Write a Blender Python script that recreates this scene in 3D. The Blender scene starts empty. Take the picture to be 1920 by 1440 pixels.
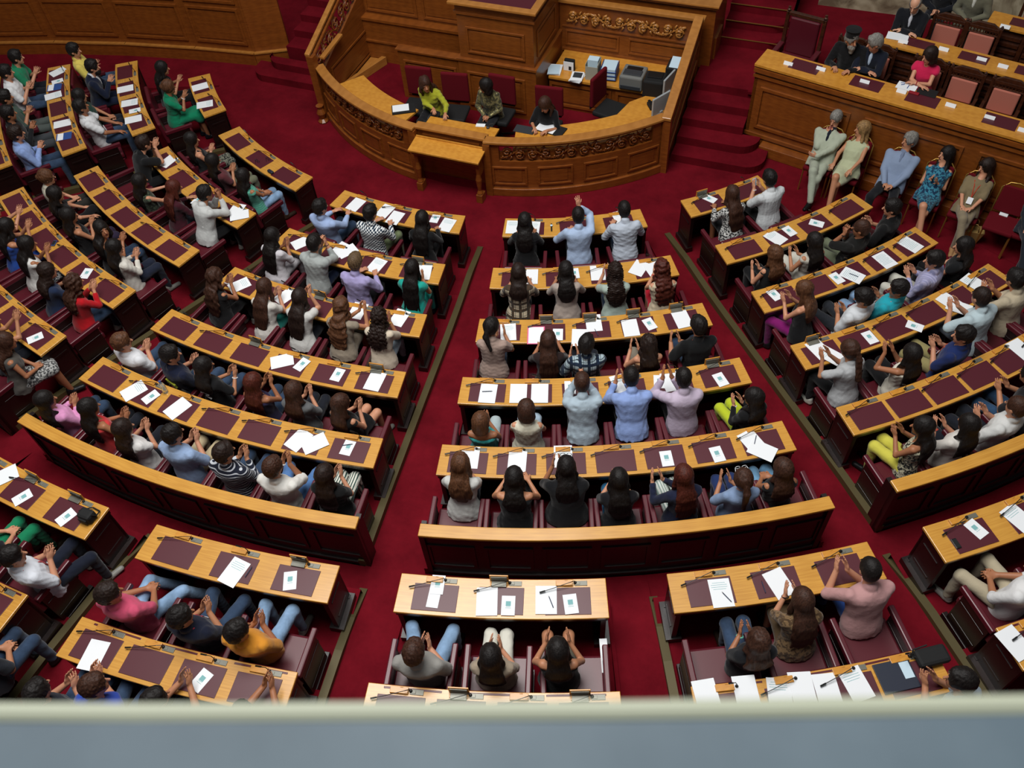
import bpy, bmesh, math, random
import numpy as np, openvdb
from mathutils import Vector, Matrix

# ================================================================ camera, world, lights, exposure
scene = bpy.context.scene
CAM_O = np.array([6.049, -16.225, 9.805]); CAM_R = np.array([0.9320, 0.3576, -0.0574]); CAM_F = np.array([-0.2640, 0.5618, -0.7840])
CAM_R = CAM_R - (CAM_R @ CAM_F) * CAM_F; CAM_R /= np.linalg.norm(CAM_R); CAM_F /= np.linalg.norm(CAM_F); CAM_U = np.cross(CAM_R, CAM_F); FPX = 1628.62
cam_d = bpy.data.cameras.new('camera'); cam = bpy.data.objects.new('camera', cam_d); scene.collection.objects.link(cam); scene.camera = cam
cam_d.sensor_width = 36; cam_d.lens = FPX * 36 / 1920; cam_d.clip_start = 0.05; cam_d.clip_end = 200
M = Matrix([[CAM_R[i], CAM_U[i], -CAM_F[i], CAM_O[i]] for i in range(3)] + [[0, 0, 0, 1]]); cam.matrix_world = M
cam_d.dof.use_dof = True; cam_d.dof.focus_distance = 14.5; cam_d.dof.aperture_fstop = 7.5
scene.view_settings.view_transform = 'Standard'; scene.view_settings.look = 'None'; scene.view_settings.gamma = 1; scene.view_settings.exposure = 0.0
world = bpy.data.worlds.new('world'); scene.world = world; world.use_nodes = True
world.node_tree.nodes['Background'].inputs[0].default_value = (0.92, 0.95, 1.0, 1); world.node_tree.nodes['Background'].inputs[1].default_value = 0.10
def area_light(name, loc, sx, sy, power, color, aim):
    l = bpy.data.lights.new(name, 'AREA'); l.shape = 'RECTANGLE'; l.size = sx; l.size_y = sy; l.energy = power; l.color = color
    o = bpy.data.objects.new(name, l); scene.collection.objects.link(o); o.location = loc
    o.rotation_euler = (Vector(aim) - Vector(loc)).to_track_quat('-Z', 'Y').to_euler(); return o
area_light('skylight', (1.6, -10.8, 16.0), 9, 8, 2750, (1.0, 0.985, 0.96), (2.2, -10.4, 0))      # the glass ceiling over the chamber

def unp(x, y, z):
    d = CAM_F + (x - 960) / FPX * CAM_R + (720 - y) / FPX * CAM_U; t = (z - CAM_O[2]) / d[2]; return CAM_O + t * d
def pray(x, y):
    d = CAM_F + (x - 960) / FPX * CAM_R + (720 - y) / FPX * CAM_U; return d / np.linalg.norm(d)
def pol(p): return math.hypot(p[0], p[1]), math.atan2(p[0], -p[1])
rad = math.radians
random.seed(7)

# ================================================================ materials
def lin(h):
    h = h.lstrip('#'); c = [int(h[i:i + 2], 16) / 255 for i in (0, 2, 4)]
    return tuple(x / 12.92 if x <= .04045 else ((x + .055) / 1.055) ** 2.4 for x in c)
MATS = {}
def base_mat(name, col, rough=.6, metal=0, coat=0, coat_r=.1, spec=.5, sheen=0):
    m = bpy.data.materials.new(name); m.use_nodes = True; b = m.node_tree.nodes['Principled BSDF']
    b.inputs['Base Color'].default_value = (*col, 1); b.inputs['Roughness'].default_value = rough; b.inputs['Metallic'].default_value = metal
    b.inputs['Coat Weight'].default_value = coat; b.inputs['Coat Roughness'].default_value = coat_r; b.inputs['Specular IOR Level'].default_value = spec
    if sheen: b.inputs['Sheen Weight'].default_value = sheen
    return m
def N(m, t, **k):
    n = m.node_tree.nodes.new(t)
    for a, v in k.items():
        if a in n.inputs: n.inputs[a].default_value = v
        else: setattr(n, a, v)
    return n
def L(m, a, b): m.node_tree.links.new(a, b)
def ramp(m, fac, stops, interp='LINEAR'):
    r = N(m, 'ShaderNodeValToRGB'); r.color_ramp.interpolation = interp; e = r.color_ramp.elements
    while len(e) < len(stops): e.new(.5)
    for i, (p, c) in enumerate(stops): e[i].position = p; e[i].color = (*c, 1)
    L(m, fac, r.inputs[0]); return r
def wood(name, c1, c2, rough=.38, scale=(2.2, 2.2, 2.2), coat=.25, polar=False, bump=.04):
    m = base_mat(name, lin(c1), rough, coat=coat, coat_r=.18); b = m.node_tree.nodes['Principled BSDF']
    tc = N(m, 'ShaderNodeTexCoord'); mp = N(m, 'ShaderNodeMapping'); mp.inputs['Scale'].default_value = scale; L(m, tc.outputs['Object'], mp.inputs[0])
    src = mp.outputs[0]
    if polar:      # the grain runs along the arc of the row: radius and angle about the room centre
        sp = N(m, 'ShaderNodeSeparateXYZ'); L(m, tc.outputs['Object'], sp.inputs[0])
        ln = N(m, 'ShaderNodeVectorMath', operation='LENGTH'); cb0 = N(m, 'ShaderNodeCombineXYZ'); L(m, sp.outputs[0], cb0.inputs[0]); L(m, sp.outputs[1], cb0.inputs[1]); L(m, cb0.outputs[0], ln.inputs[0])
        at = N(m, 'ShaderNodeMath', operation='ARCTAN2'); L(m, sp.outputs[0], at.inputs[0]); L(m, sp.outputs[1], at.inputs[1])
        cb = N(m, 'ShaderNodeCombineXYZ'); L(m, ln.outputs['Value'], cb.inputs[1]); L(m, at.outputs[0], cb.inputs[0])
        mp2 = N(m, 'ShaderNodeMapping'); mp2.inputs['Scale'].default_value = (9, 34, 1); L(m, cb.outputs[0], mp2.inputs[0]); src = mp2.outputs[0]
    n1 = N(m, 'ShaderNodeTexNoise', Scale=1.6, Detail=5.0, Roughness=.6); L(m, src, n1.inputs['Vector'])
    w = N(m, 'ShaderNodeTexWave', Scale=1.3, Distortion=7.0, Detail=3.0); w.inputs['Detail Scale'].default_value = 1.6; L(m, src, w.inputs['Vector'])
    mx = N(m, 'ShaderNodeMath', operation='MULTIPLY_ADD'); mx.inputs[1].default_value = .14; L(m, w.outputs['Fac'], mx.inputs[0])
    h = N(m, 'ShaderNodeMath', operation='MULTIPLY'); h.inputs[1].default_value = .86; L(m, n1.outputs['Fac'], h.inputs[0]); L(m, h.outputs[0], mx.inputs[2])
    r = ramp(m, mx.outputs[0], [(.25, lin(c2)), (.72, lin(c1))]); L(m, r.outputs[0], b.inputs['Base Color'])
    bp = N(m, 'ShaderNodeBump', Strength=bump); L(m, mx.outputs[0], bp.inputs['Height']); L(m, bp.outputs[0], b.inputs['Normal'])
    return m
W_DESK = wood('oak_desk_top', '#d8a045', '#bb812f', .34, coat=.6, polar=True)
W_DESK_P = wood('oak_flap', '#d69638', '#bd7c28', .36, (2, 9, 3), coat=.35)
W_PANEL = wood('oak_panelling', '#8e4e1a', '#703a12', .38, (1.3, 1.3, 16), coat=.3)
W_LIGHT = wood('oak_light_rail', '#b67a38', '#9c6428', .34, (1.5, 1.5, 16), coat=.35)
W_DARK = wood('dark_walnut', '#1d0a07', '#110504', .42, (1.5, 1.5, 12), coat=.2)
W_CHAIR = wood('carved_chair_wood', '#4b2410', '#2c1208', .4, (3, 3, 9), coat=.2)
def leather(name, c, rough=.38, bump=.08):
    m = base_mat(name, lin(c), rough, coat=.15, coat_r=.3); b = m.node_tree.nodes['Principled BSDF']
    n = N(m, 'ShaderNodeTexNoise', Scale=90.0, Detail=3.0); tc = N(m, 'ShaderNodeTexCoord'); L(m, tc.outputs['Object'], n.inputs['Vector'])
    bp = N(m, 'ShaderNodeBump', Strength=bump); L(m, n.outputs['Fac'], bp.inputs['Height']); L(m, bp.outputs[0], b.inputs['Normal']); return m
LEATHER = leather('burgundy_leather', '#54131f'); MAT = leather('burgundy_writing_pad', '#501823', .45, .03)
def carpet(name, c1, c2):
    m = base_mat(name, lin(c1), .95, spec=.05); b = m.node_tree.nodes['Principled BSDF']; tc = N(m, 'ShaderNodeTexCoord')
    n = N(m, 'ShaderNodeTexNoise', Scale=1.4, Detail=9.0, Roughness=.72); L(m, tc.outputs['Object'], n.inputs['Vector'])
    r = ramp(m, n.outputs['Fac'], [(.32, lin(c2)), (.66, lin(c1))]); L(m, r.outputs[0], b.inputs['Base Color'])
    n2 = N(m, 'ShaderNodeTexNoise', Scale=220.0, Detail=2.0); L(m, tc.outputs['Object'], n2.inputs['Vector'])
    bp = N(m, 'ShaderNodeBump', Strength=.25); L(m, n2.outputs['Fac'], bp.inputs['Height']); L(m, bp.outputs[0], b.inputs['Normal']); return m
CARPET = carpet('red_carpet', '#70121e', '#550b15')
BRASS = base_mat('brass_edge', lin('#544a2c'), .55, .3)
GOLD = base_mat('gold_frame', lin('#b08b45'), .35, .8)
BLACK = base_mat('black_plastic', lin('#121212'), .4); BLACKM = base_mat('black_matt', lin('#0c0c0d'), .8)
GREYP = base_mat('grey_plate', lin('#77766c'), .4, .3); SILVER = base_mat('silver_plastic', lin('#a9aeb0'), .35, .2); DGREY = base_mat('dark_grey', lin('#33363a'), .5)
PRGREY = base_mat('printer_grey', lin('#70716e'), .5)
WHITE = base_mat('paper_white', lin('#eceff2'), .8, spec=.2); PBLUE = base_mat('paper_pale_blue', lin('#c4dbe8'), .7, spec=.2)
PINKP = base_mat('folder_pink', lin('#e86a9a'), .5); TEALI = base_mat('teal_ink', lin('#7fb3b5'), .8); INK = base_mat('dark_ink', lin('#2b3550'), .7); BLUEP = base_mat('booklet_blue', lin('#2f4f8f'), .45); NAVYP = base_mat('navy_folder', lin('#1c2334'), .5)
REDP = base_mat('red_case', lin('#8c1420'), .5)
PINKUP = base_mat('pink_upholstery', lin('#b9705f'), .9, spec=.2); REDUP = base_mat('burgundy_upholstery', lin('#5f0d18'), .9, spec=.15)
EYE = base_mat('eye_dark', lin('#1d130e'), .4); LIP = base_mat('lip', lin('#8a4238'), .5)
STRAW = base_mat('straw', lin('#a3844a'), .8)
GLASS = base_mat('clear_plastic', (.8, .9, .95), .08); GLASS.node_tree.nodes['Principled BSDF'].inputs['Transmission Weight'].default_value = .85
def skin_mat(c):
    k = 'skin' + c
    if k not in MATS:
        m = base_mat('skin', lin(c), .5, spec=.4); b = m.node_tree.nodes['Principled BSDF']; b.inputs['Subsurface Weight'].default_value = .08; b.inputs['Subsurface Radius'].default_value = (.02, .008, .004); MATS[k] = m
    return MATS[k]
def hair_mat(c):
    k = 'hair' + c
    if k not in MATS:
        m = base_mat('hair', lin(c), .58, spec=.28); b = m.node_tree.nodes['Principled BSDF']; tc = N(m, 'ShaderNodeTexCoord'); mp = N(m, 'ShaderNodeMapping'); mp.inputs['Scale'].default_value = (70, 70, 7); L(m, tc.outputs['Object'], mp.inputs[0])
        n = N(m, 'ShaderNodeTexNoise', Scale=1.0, Detail=4.0); L(m, mp.outputs[0], n.inputs['Vector'])
        base = lin(c); r = ramp(m, n.outputs['Fac'], [(.3, tuple(x * .55 for x in base)), (.75, tuple(min(1, x * 1.6 + .004) for x in base))]); L(m, r.outputs[0], b.inputs['Base Color'])
        bp = N(m, 'ShaderNodeBump', Strength=.5); bp.inputs['Distance'].default_value = .01; L(m, n.outputs['Fac'], bp.inputs['Height']); L(m, bp.outputs[0], b.inputs['Normal']); MATS[k] = m
    return MATS[k]
def cloth(c, pat='plain'):
    k = 'cloth' + c + pat
    if k in MATS: return MATS[k]
    cs = c.split(','); cs = cs + ['#1e1e1e'] * (3 - len(cs)) if len(cs) > 1 else cs + ['#262626', '#101010']; m = base_mat('fabric_' + pat, lin(cs[0]), .88, spec=.2, sheen=.15); b = m.node_tree.nodes['Principled BSDF']; tc = N(m, 'ShaderNodeTexCoord'); ob = tc.outputs['Object']
    n2 = N(m, 'ShaderNodeTexNoise', Scale=24.0, Detail=4.0); L(m, ob, n2.inputs['Vector'])
    bp = N(m, 'ShaderNodeBump', Strength=.35); bp.inputs['Distance'].default_value = .012; L(m, n2.outputs['Fac'], bp.inputs['Height']); L(m, bp.outputs[0], b.inputs['Normal'])
    def stripes(axis, per, width, soft=.02):
        s = N(m, 'ShaderNodeSeparateXYZ'); L(m, ob, s.inputs[0]); f = N(m, 'ShaderNodeMath', operation='MULTIPLY'); f.inputs[1].default_value = 1 / per; L(m, s.outputs[axis], f.inputs[0])
        fr = N(m, 'ShaderNodeMath', operation='FRACT'); L(m, f.outputs[0], fr.inputs[0]); lt = N(m, 'ShaderNodeMath', operation='LESS_THAN'); lt.inputs[1].default_value = width; L(m, fr.outputs[0], lt.inputs[0]); return lt.outputs[0]
    def mix(fac, a, bcol):
        mx = N(m, 'ShaderNodeMix', data_type='RGBA'); L(m, fac, mx.inputs[0])
        for i, v in ((6, a), (7, bcol)):
            if isinstance(v, tuple): mx.inputs[i].default_value = (*v, 1)
            else: L(m, v, mx.inputs[i])
        return mx.outputs[2]
    if pat == 'stripe': L(m, mix(stripes(2, .034, .3), lin(cs[0]), lin(cs[1])), b.inputs['Base Color'])
    elif pat == 'vstripe': L(m, mix(stripes(0, .03, .4), lin(cs[0]), lin(cs[1])), b.inputs['Base Color'])
    elif pat == 'check':
        a = stripes(0, .05, .5); z = stripes(2, .05, .5); x = N(m, 'ShaderNodeMath', operation='SUBTRACT'); L(m, a, x.inputs[0]); L(m, z, x.inputs[1]); ab = N(m, 'ShaderNodeMath', operation='ABSOLUTE'); L(m, x.outputs[0], ab.inputs[0])
        L(m, mix(ab.outputs[0], lin(cs[0]), lin(cs[1])), b.inputs['Base Color'])
    elif pat == 'plaid':
        c1 = mix(stripes(0, .11, .35), lin(cs[0]), lin(cs[1])); c2 = mix(stripes(2, .11, .35), c1, lin(cs[1])); c3 = mix(stripes(0, .055, .1), c2, lin(cs[2])); L(m, mix(stripes(2, .055, .1), c3, lin(cs[2])), b.inputs['Base Color'])
    elif pat in ('floral', 'lace', 'shimmer'):
        v = N(m, 'ShaderNodeTexNoise', Scale={'floral': 30.0, 'lace': 42.0, 'shimmer': 26.0}[pat], Detail=2.0, Roughness=.6); L(m, ob, v.inputs['Vector'])
        r = ramp(m, v.outputs['Fac'], [(.46, lin(cs[0])), (.54, lin(cs[1]))]); L(m, r.outputs[0], b.inputs['Base Color'])
        if pat == 'shimmer': b.inputs['Roughness'].default_value = .4; b.inputs['Metallic'].default_value = .4
    elif pat == 'jeans':
        v = N(m, 'ShaderNodeTexNoise', Scale=7.0, Detail=5.0); L(m, ob, v.inputs['Vector']); q = lin(cs[0]); r = ramp(m, v.outputs['Fac'], [(.35, tuple(x * .75 for x in q)), (.7, tuple(min(1, x * 1.35) for x in q))]); L(m, r.outputs[0], b.inputs['Base Color'])
    elif pat == 'leather': b.inputs['Roughness'].default_value = .4; b.inputs['Sheen Weight'].default_value = 0
    MATS[k] = m; return m

# ================================================================ mesh builder and object helpers
class MB:
    def __init__(s): s.bm = bmesh.new()
    def quadbox(s, v):        # 8 corners: bottom 4 (ccw), top 4
        q = [s.bm.verts.new(p) for p in v]
        for f in ((3, 2, 1, 0), (4, 5, 6, 7), (0, 1, 5, 4), (1, 2, 6, 5), (2, 3, 7, 6), (3, 0, 4, 7)): s.bm.faces.new([q[i] for i in f])
        return s
    def box(s, c, d, rz=0):
        x, y, z = d[0] / 2, d[1] / 2, d[2] / 2; cs, sn = math.cos(rz), math.sin(rz)
        P = [(c[0] + a * x * cs - b * y * sn, c[1] + a * x * sn + b * y * cs, c[2] + e * z) for e in (-1, 1) for a, b in ((-1, -1), (1, -1), (1, 1), (-1, 1))]
        return s.quadbox(P)
    def obox(s, c, ax, ay, az):      # centre and three half-axis vectors
        c, ax, ay, az = (np.array(v, float) for v in (c, ax, ay, az))
        if np.dot(np.cross(ax, ay), az) < 0: ay = -ay
        return s.quadbox([tuple(c + a * ax + b * ay + e * az) for e in (-1, 1) for a, b in ((-1, -1), (1, -1), (1, 1), (-1, 1))])
    def arc(s, r0, r1, a0, a1, z0, z1, n=14, c=(0, 0)):      # slab between two radii; a measured from -Y towards +X
        rows = []
        for i in range(n + 1):
            a = a0 + (a1 - a0) * i / n; sn, cs = math.sin(a), math.cos(a)
            rows.append([s.bm.verts.new((c[0] + r * sn, c[1] - r * cs, z)) for r, z in ((r0, z0), (r1, z0), (r1, z1), (r0, z1))])
        for i in range(n):
            for j in range(4):
                k = (j + 1) % 4; s.bm.faces.new((rows[i][j], rows[i][k], rows[i + 1][k], rows[i + 1][j]))
        s.bm.faces.new(rows[0][::-1]); s.bm.faces.new(rows[-1]); return s
    def prism(s, poly, z0, z1):      # poly counter-clockwise
        b = [s.bm.verts.new((x, y, z0)) for x, y in poly]; t = [s.bm.verts.new((x, y, z1)) for x, y in poly]; n = len(poly)
        s.bm.faces.new(b[::-1]); s.bm.faces.new(t)
        for i in range(n): s.bm.faces.new((b[i], b[(i + 1) % n], t[(i + 1) % n], t[i]))
        return s
    def tube(s, pts, r, n=6, r2=None, cap=True):
        pts = [Vector(p) for p in pts]; rings = []; up = Vector((0, 0, 1)); m = len(pts)
        for i, p in enumerate(pts):
            t = (pts[min(i + 1, m - 1)] - pts[max(i - 1, 0)]).normalized(); u = t.cross(up)
            if u.length < .05: u = t.cross(Vector((1, 0, 0)))
            u.normalize(); w = u.cross(t).normalized(); rr = r + ((r2 if r2 is not None else r) - r) * i / max(1, m - 1)
            rings.append([s.bm.verts.new(p + (u * math.cos(6.28318 * k / n) + w * math.sin(6.28318 * k / n)) * rr) for k in range(n)])
        for i in range(m - 1):
            for k in range(n): s.bm.faces.new((rings[i][k], rings[i][(k + 1) % n], rings[i + 1][(k + 1) % n], rings[i + 1][k]))
        if cap: s.bm.faces.new(rings[0][::-1]); s.bm.faces.new(rings[-1])
        return s
    def lathe(s, prof, c=(0, 0, 0), n=16):
        rings = [[s.bm.verts.new((c[0] + r * math.cos(6.28318 * k / n), c[1] + r * math.sin(6.28318 * k / n), c[2] + z)) for k in range(n)] for r, z in prof]
        for i in range(len(rings) - 1):
            for k in range(n): s.bm.faces.new((rings[i][k], rings[i][(k + 1) % n], rings[i + 1][(k + 1) % n], rings[i + 1][k]))
        s.bm.faces.new(rings[0][::-1]); s.bm.faces.new(rings[-1]); return s
    def panel(s, p, u, w, h, n, mould=.035, lift=.025, field=True):      # moulded panel on a vertical face: p lower corner, u along, n outwards
        p, u, n = (np.array(v, float) for v in (p, u, n)); z = np.array([0, 0, 1.]); k = mould
        for (a, b, ww, hh) in ((w / 2, k / 2, w, k), (w / 2, h - k / 2, w, k), (k / 2, h / 2, k, h - 2 * k), (w - k / 2, h / 2, k, h - 2 * k)):
            s.obox(p + u * a + z * b + n * lift / 2, u * ww / 2, z * hh / 2, n * lift / 2)
        k2 = k * 1.9
        if field and w > 4 * k2 and h > 3 * k2: s.obox(p + u * w / 2 + z * h / 2 + n * lift * .22, u * (w / 2 - k2), z * (h / 2 - k2), n * lift * .22)
        return s
    def build(s, name, m, parent=None, bev=0, smooth=False, seg=2):
        bmesh.ops.recalc_face_normals(s.bm, faces=s.bm.faces[:]); me = bpy.data.meshes.new(name); s.bm.to_mesh(me); s.bm.free()
        for k in (m if isinstance(m, (list, tuple)) else [m]): me.materials.append(k)
        if smooth: me.polygons.foreach_set('use_smooth', [True] * len(me.polygons))
        o = bpy.data.objects.new(name, me); scene.collection.objects.link(o)
        if parent is not None: o.parent = parent
        if bev:
            b = o.modifiers.new('edge', 'BEVEL'); b.width = bev; b.segments = seg; b.limit_method = 'ANGLE'
        return o
def tag(o, label=None, cat=None, group=None, kind=None):
    if label: o['label'] = label
    if cat: o['category'] = cat
    if group: o['group'] = group
    if kind: o['kind'] = kind
    return o
def thing(name, loc, rz, label, cat, group=None):
    o = bpy.data.objects.new(name, None); scene.collection.objects.link(o); o.location = loc; o.rotation_euler = (0, 0, rz); o.empty_display_size = .1
    return tag(o, label, cat, group)
def dup_tree(o, parent=None):
    c = o.copy(); scene.collection.objects.link(c)
    if parent is not None: c.parent = parent
    for ch in list(o.children): dup_tree(ch, c)
    return c

# ================================================================ the chamber's plan
ROW_R = [6.898, 8.181, 9.363, 10.528, 11.681, 13.463, 14.629]; ROW_Z = [0, .176, .364, .543, .719, .991, 1.10]; DEPTH = .42
A = {'K1': (-49.5, -38.3), 'K2': (-54.8, -37.9), 'K3': (-54.6, -36.9), 'K4': (-54.6, -36.9), 'M1': (-32.9, -14.7), 'M2': (-33.1, -14.4), 'M3': (-33.0, -13.9), 'M4': (-32.9, -13.7), 'M5': (-32.9, -13.4),
     'L1': (-8.9, 9.1), 'L2': (-9.4, 9.3), 'L3': (-9.4, 9.7), 'L4': (-9.7, 10.0), 'L5': (-9.8, 10.3), 'C1': (14.4, 32.0), 'C2': (14.3, 32.5), 'C3': (14.2, 32.8), 'C4': (14.0, 33.1), 'C5': (13.8, 33.3),
     'R1': (37.5, 49.1), 'R2': (37.3, 54.5), 'R3': (37.1, 54.1), 'R4': (36.8, 54.1), 'R5': (36.6, 54.1),
     'M6': (-10.0, -1.1), 'M7': (-10.0, -1.3), 'L6': (1.6, 10.7), 'L7': (1.4, 10.6), 'C6': (13.5, 22.3), 'C7': (13.3, 22.4), 'R6': (24.9, 33.7), 'R7': (24.9, 33.8), 'S6': (36.3, 45.2), 'S7': (36.3, 45.2)}
SEATS = {'K1': 2, 'K2': 4, 'K3': 5, 'K4': 6, 'R1': 3, 'M6': 3, 'L6': 3, 'C6': 3, 'R6': 3, 'S6': 3}
for w_ in 'MLCR':
    for i_ in range(5): SEATS.setdefault(w_ + str(i_ + 1), 3 + i_)
for w_ in 'MLCRS': SEATS.setdefault(w_ + '7', 4)
SEATS['R1'] = 2
ORD = ['first', 'second', 'third', 'fourth', 'fifth', 'sixth', 'seventh']
DESK_NAME = {'M6': 'short desk at the lower left edge', 'M7': 'lowest desk in the lower left corner', 'L6': 'short desk behind the left barrier', 'L7': 'lowest desk on the left', 'C6': 'short desk behind the middle barrier', 'C7': 'lowest middle desk by the parapet',
             'R6': 'short desk right of the middle one', 'R7': 'lowest desk on the right', 'S6': 'short desk at the lower right edge', 'S7': 'lowest desk in the lower right corner'}
def desk_phrase(k):
    if k in DESK_NAME: return DESK_NAME[k]
    return f"{['front', 'second', 'third', 'fourth', 'fifth'][int(k[1]) - 1]} desk of the {dict(K='wall-side', M='left', L='table-facing', C='middle', R='right')[k[0]]} block"
def short(s, n):
    w = s.replace('person ', '', 1).split()[:n]
    while w[-1] in ('with', 'the', 'a', 'of', 'in', 'and', 'at', 'by', 'to', 'over', 'on', 'beside', 'between', 'behind', 'above', 'before', 'below', 'very', 'long', 'whom', 'whose', 'both', 'one'): w.pop()
    return 'person ' + ' '.join(w)
# ================================================================ floor: stepped row platforms, ramped aisles, edge strips
def zramp(r): return float(np.interp(r, [6.75, 8.66, 9.84, 11.0, 12.2, 12.9, 13.35, 13.9, 15.1, 17.5], [0, .176, .364, .543, .719, .80, .86, .99, 1.10, 1.10]))
RAMP = [(.02, 0)] + [(r, zramp(r)) for r in (6.75, 8.66, 9.84, 11.0, 12.2, 12.9, 13.35, 13.9, 15.1, 17.6)]
def stepped(last):
    p = [(.02, 0), (8.08, 0)]
    for i in range(1, 5): p += [(ROW_R[i] - .1, ROW_Z[i]), ((ROW_R[i + 1] - .1) if i < 4 else 13.0, ROW_Z[i])]
    if last: p += [(13.02, .80), (13.36, .80), (13.37, .991), (14.53, .991), (14.54, 1.10), (17.6, 1.10)]
    else: p += [(13.02, .80), (13.35, .86), (13.9, .99), (15.1, 1.10), (17.6, 1.10)]
    return p
BACK = [(13.02, .80), (13.36, .80), (13.37, .991), (14.53, .991), (14.54, 1.10), (17.6, 1.10)]
FRONT = [(.02, 0), (8.08, 0), (8.081, ROW_Z[1]), (9.262, ROW_Z[1]), (9.263, ROW_Z[2]), (10.427, ROW_Z[2]), (10.428, ROW_Z[3]), (11.58, ROW_Z[3]), (11.581, ROW_Z[4]), (13.0, ROW_Z[4]), (13.01, .80)]
def profile(front, back):
    f = FRONT if front else [q for q in RAMP if q[0] <= 12.9] + [(13.01, .80)]
    b = BACK if back else [(13.02, .80), (13.35, .86), (13.9, .99), (15.1, 1.10), (17.6, 1.10)]
    return f + b
fw_ = [(-56, -37), (-33.4, -13.1), (-9.9, 10.5), (13.6, 33.5), (36.4, 54.7)]; bw_ = [(-11, -.9), (1.3, 10.9), (13.1, 22.6), (24.6, 34.0), (36.0, 46)]
cuts = sorted({-105, 62} | {a for t in fw_ + bw_ for a in t}); fl = MB(); bm = fl.bm
for a0, a1 in zip(cuts[:-1], cuts[1:]):
    mid = (a0 + a1) / 2; pr = [(.02, 0), (17.6, 0)] if (mid < -56 or mid > 54.7) else profile(any(p <= mid <= q for p, q in fw_), any(p <= mid <= q for p, q in bw_)); n = max(1, int((a1 - a0) / 2.5)); cols = []
    for i in range(n + 1):
        a = rad(a0 + (a1 - a0) * i / n); cols.append([bm.verts.new((r * math.sin(a), -r * math.cos(a), z)) for r, z in pr])
    for i in range(n):
        for j in range(len(pr) - 1): bm.faces.new((cols[i][j], cols[i][j + 1], cols[i + 1][j + 1], cols[i + 1][j]))
fl.prism([(0, .1), (-.2, 0), (7.5, -3.6), (14, -7.0), (14, 4), (-12, 4), (-12, .1)][::1], -.05, -.004)      # the flat floor behind and beside the rows
fl.bm.verts.ensure_lookup_table()
tag(fl.build('floor', CARPET), kind='structure')
fb = MB(); fb.box((1, -3, -.06), (40, 30, .1)); tag(fb.build('floor', CARPET), kind='structure')
k_ = 0
for a, m_, r0, r1 in ((10.4, BRASS, 6.8, 13.0), (36.5, BRASS, 6.8, 13.0), (-13.2, BRASS, 6.8, 13.0), (-37.1, BRASS, 6.8, 13.0), (13.7, CARPET, 8.0, 13.0), (33.4, CARPET, 8.0, 13.0), (-9.8, CARPET, 8.0, 13.0), (-33.3, CARPET, 8.0, 13.0), (54.6, CARPET, 8.0, 17.0), (-55.95, CARPET, 6.9, 17.0), (10.85, BRASS, 13.3, 16.5), (-.95, BRASS, 13.3, 16.5),
                        (24.7, BRASS, 13.3, 16.5), (36.1, BRASS, 13.3, 16.5), (1.35, CARPET, 13.3, 16.5), (13.15, CARPET, 13.3, 16.5), (22.55, CARPET, 13.3, 16.5), (33.95, CARPET, 13.3, 16.5)):
    mb = MB(); ar = rad(a); u = np.array([math.sin(ar), -math.cos(ar)]); s_ = np.array([math.cos(ar), math.sin(ar)]); hw = .045 if m_ is BRASS else .02
    deep = 1.2 if abs(a) > 54 else .2; rs_ = np.linspace(r0, r1, 9); up = .10 if r0 < 13 else .07
    for q0, q1 in zip(rs_[:-1], rs_[1:]):
        v = []
        for dz in (-1, 1):
            for rr, ss in ((q0, -1), (q1, -1), (q1, 1), (q0, 1)):
                p = u * rr + s_ * hw * ss; v.append((p[0], p[1], zramp(rr) + (up if dz > 0 else -deep) * min(1, (rr - r0) / .6 + .2)))
        mb.quadbox(v)
    k_ += 1; tag(mb.build(f'trim_{k_}', m_), kind='structure')

# ---- barriers behind the fifth row
BAR = {}
for nm, a0, a1, lab in (('left', -9.4, 10.8, 'long curved dark wooden barrier with oak cap on the left'), ('middle', 13.8, 33.2, 'curved dark wooden barrier with oak cap across the middle'),
                       ('right', 36.3, 54.5, 'dark wooden barrier with oak cap behind the woman in yellow trousers at the right'), ('far', -33.3, -13.0, 'dark wooden barrier with oak cap behind the rear seats at the left edge')):
    am = rad((a0 + a1) / 2); t = thing('barrier', (12.95 * math.sin(am), -12.95 * math.cos(am), .72), 0, lab, 'barrier', 'curved barriers behind the rear desks')
    off = -np.array(t.location)
    def sh(o): o.location = tuple(off); return o
    mb = MB(); mb.arc(12.93, 12.97, rad(a0), rad(a1), .70, 1.66, 24)
    for i in range(7):
        b0 = rad(a0 + (a1 - a0) * (i + .08) / 7); b1 = rad(a0 + (a1 - a0) * (i + .92) / 7)
        for z0, z1 in ((1.42, 1.46), (.98, 1.01)): mb.arc(12.965, 12.985, b0, b1, z0, z1, 3)
        for bb in (b0, b1 - .003): mb.arc(12.965, 12.985, bb, bb + .003, 1.0, 1.44, 1)
    mb.arc(12.95, 12.995, rad(a0), rad(a1), .70, .86, 24); sh(mb.build('panelling', W_DARK, t))
    mb = MB(); mb.arc(12.86, 13.01, rad(a0), rad(a1), 1.665, 1.705, 24); sh(mb.build('cap_rail', W_DESK, t, bev=.008))
    mb = MB()
    mb.bm.free()
    for e in (a0, a1 - .25): sh(MB().arc(12.80, 13.0, rad(e), rad(e + .25), .70, 1.66, 1).build('end_post', W_DARK, t))

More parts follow.
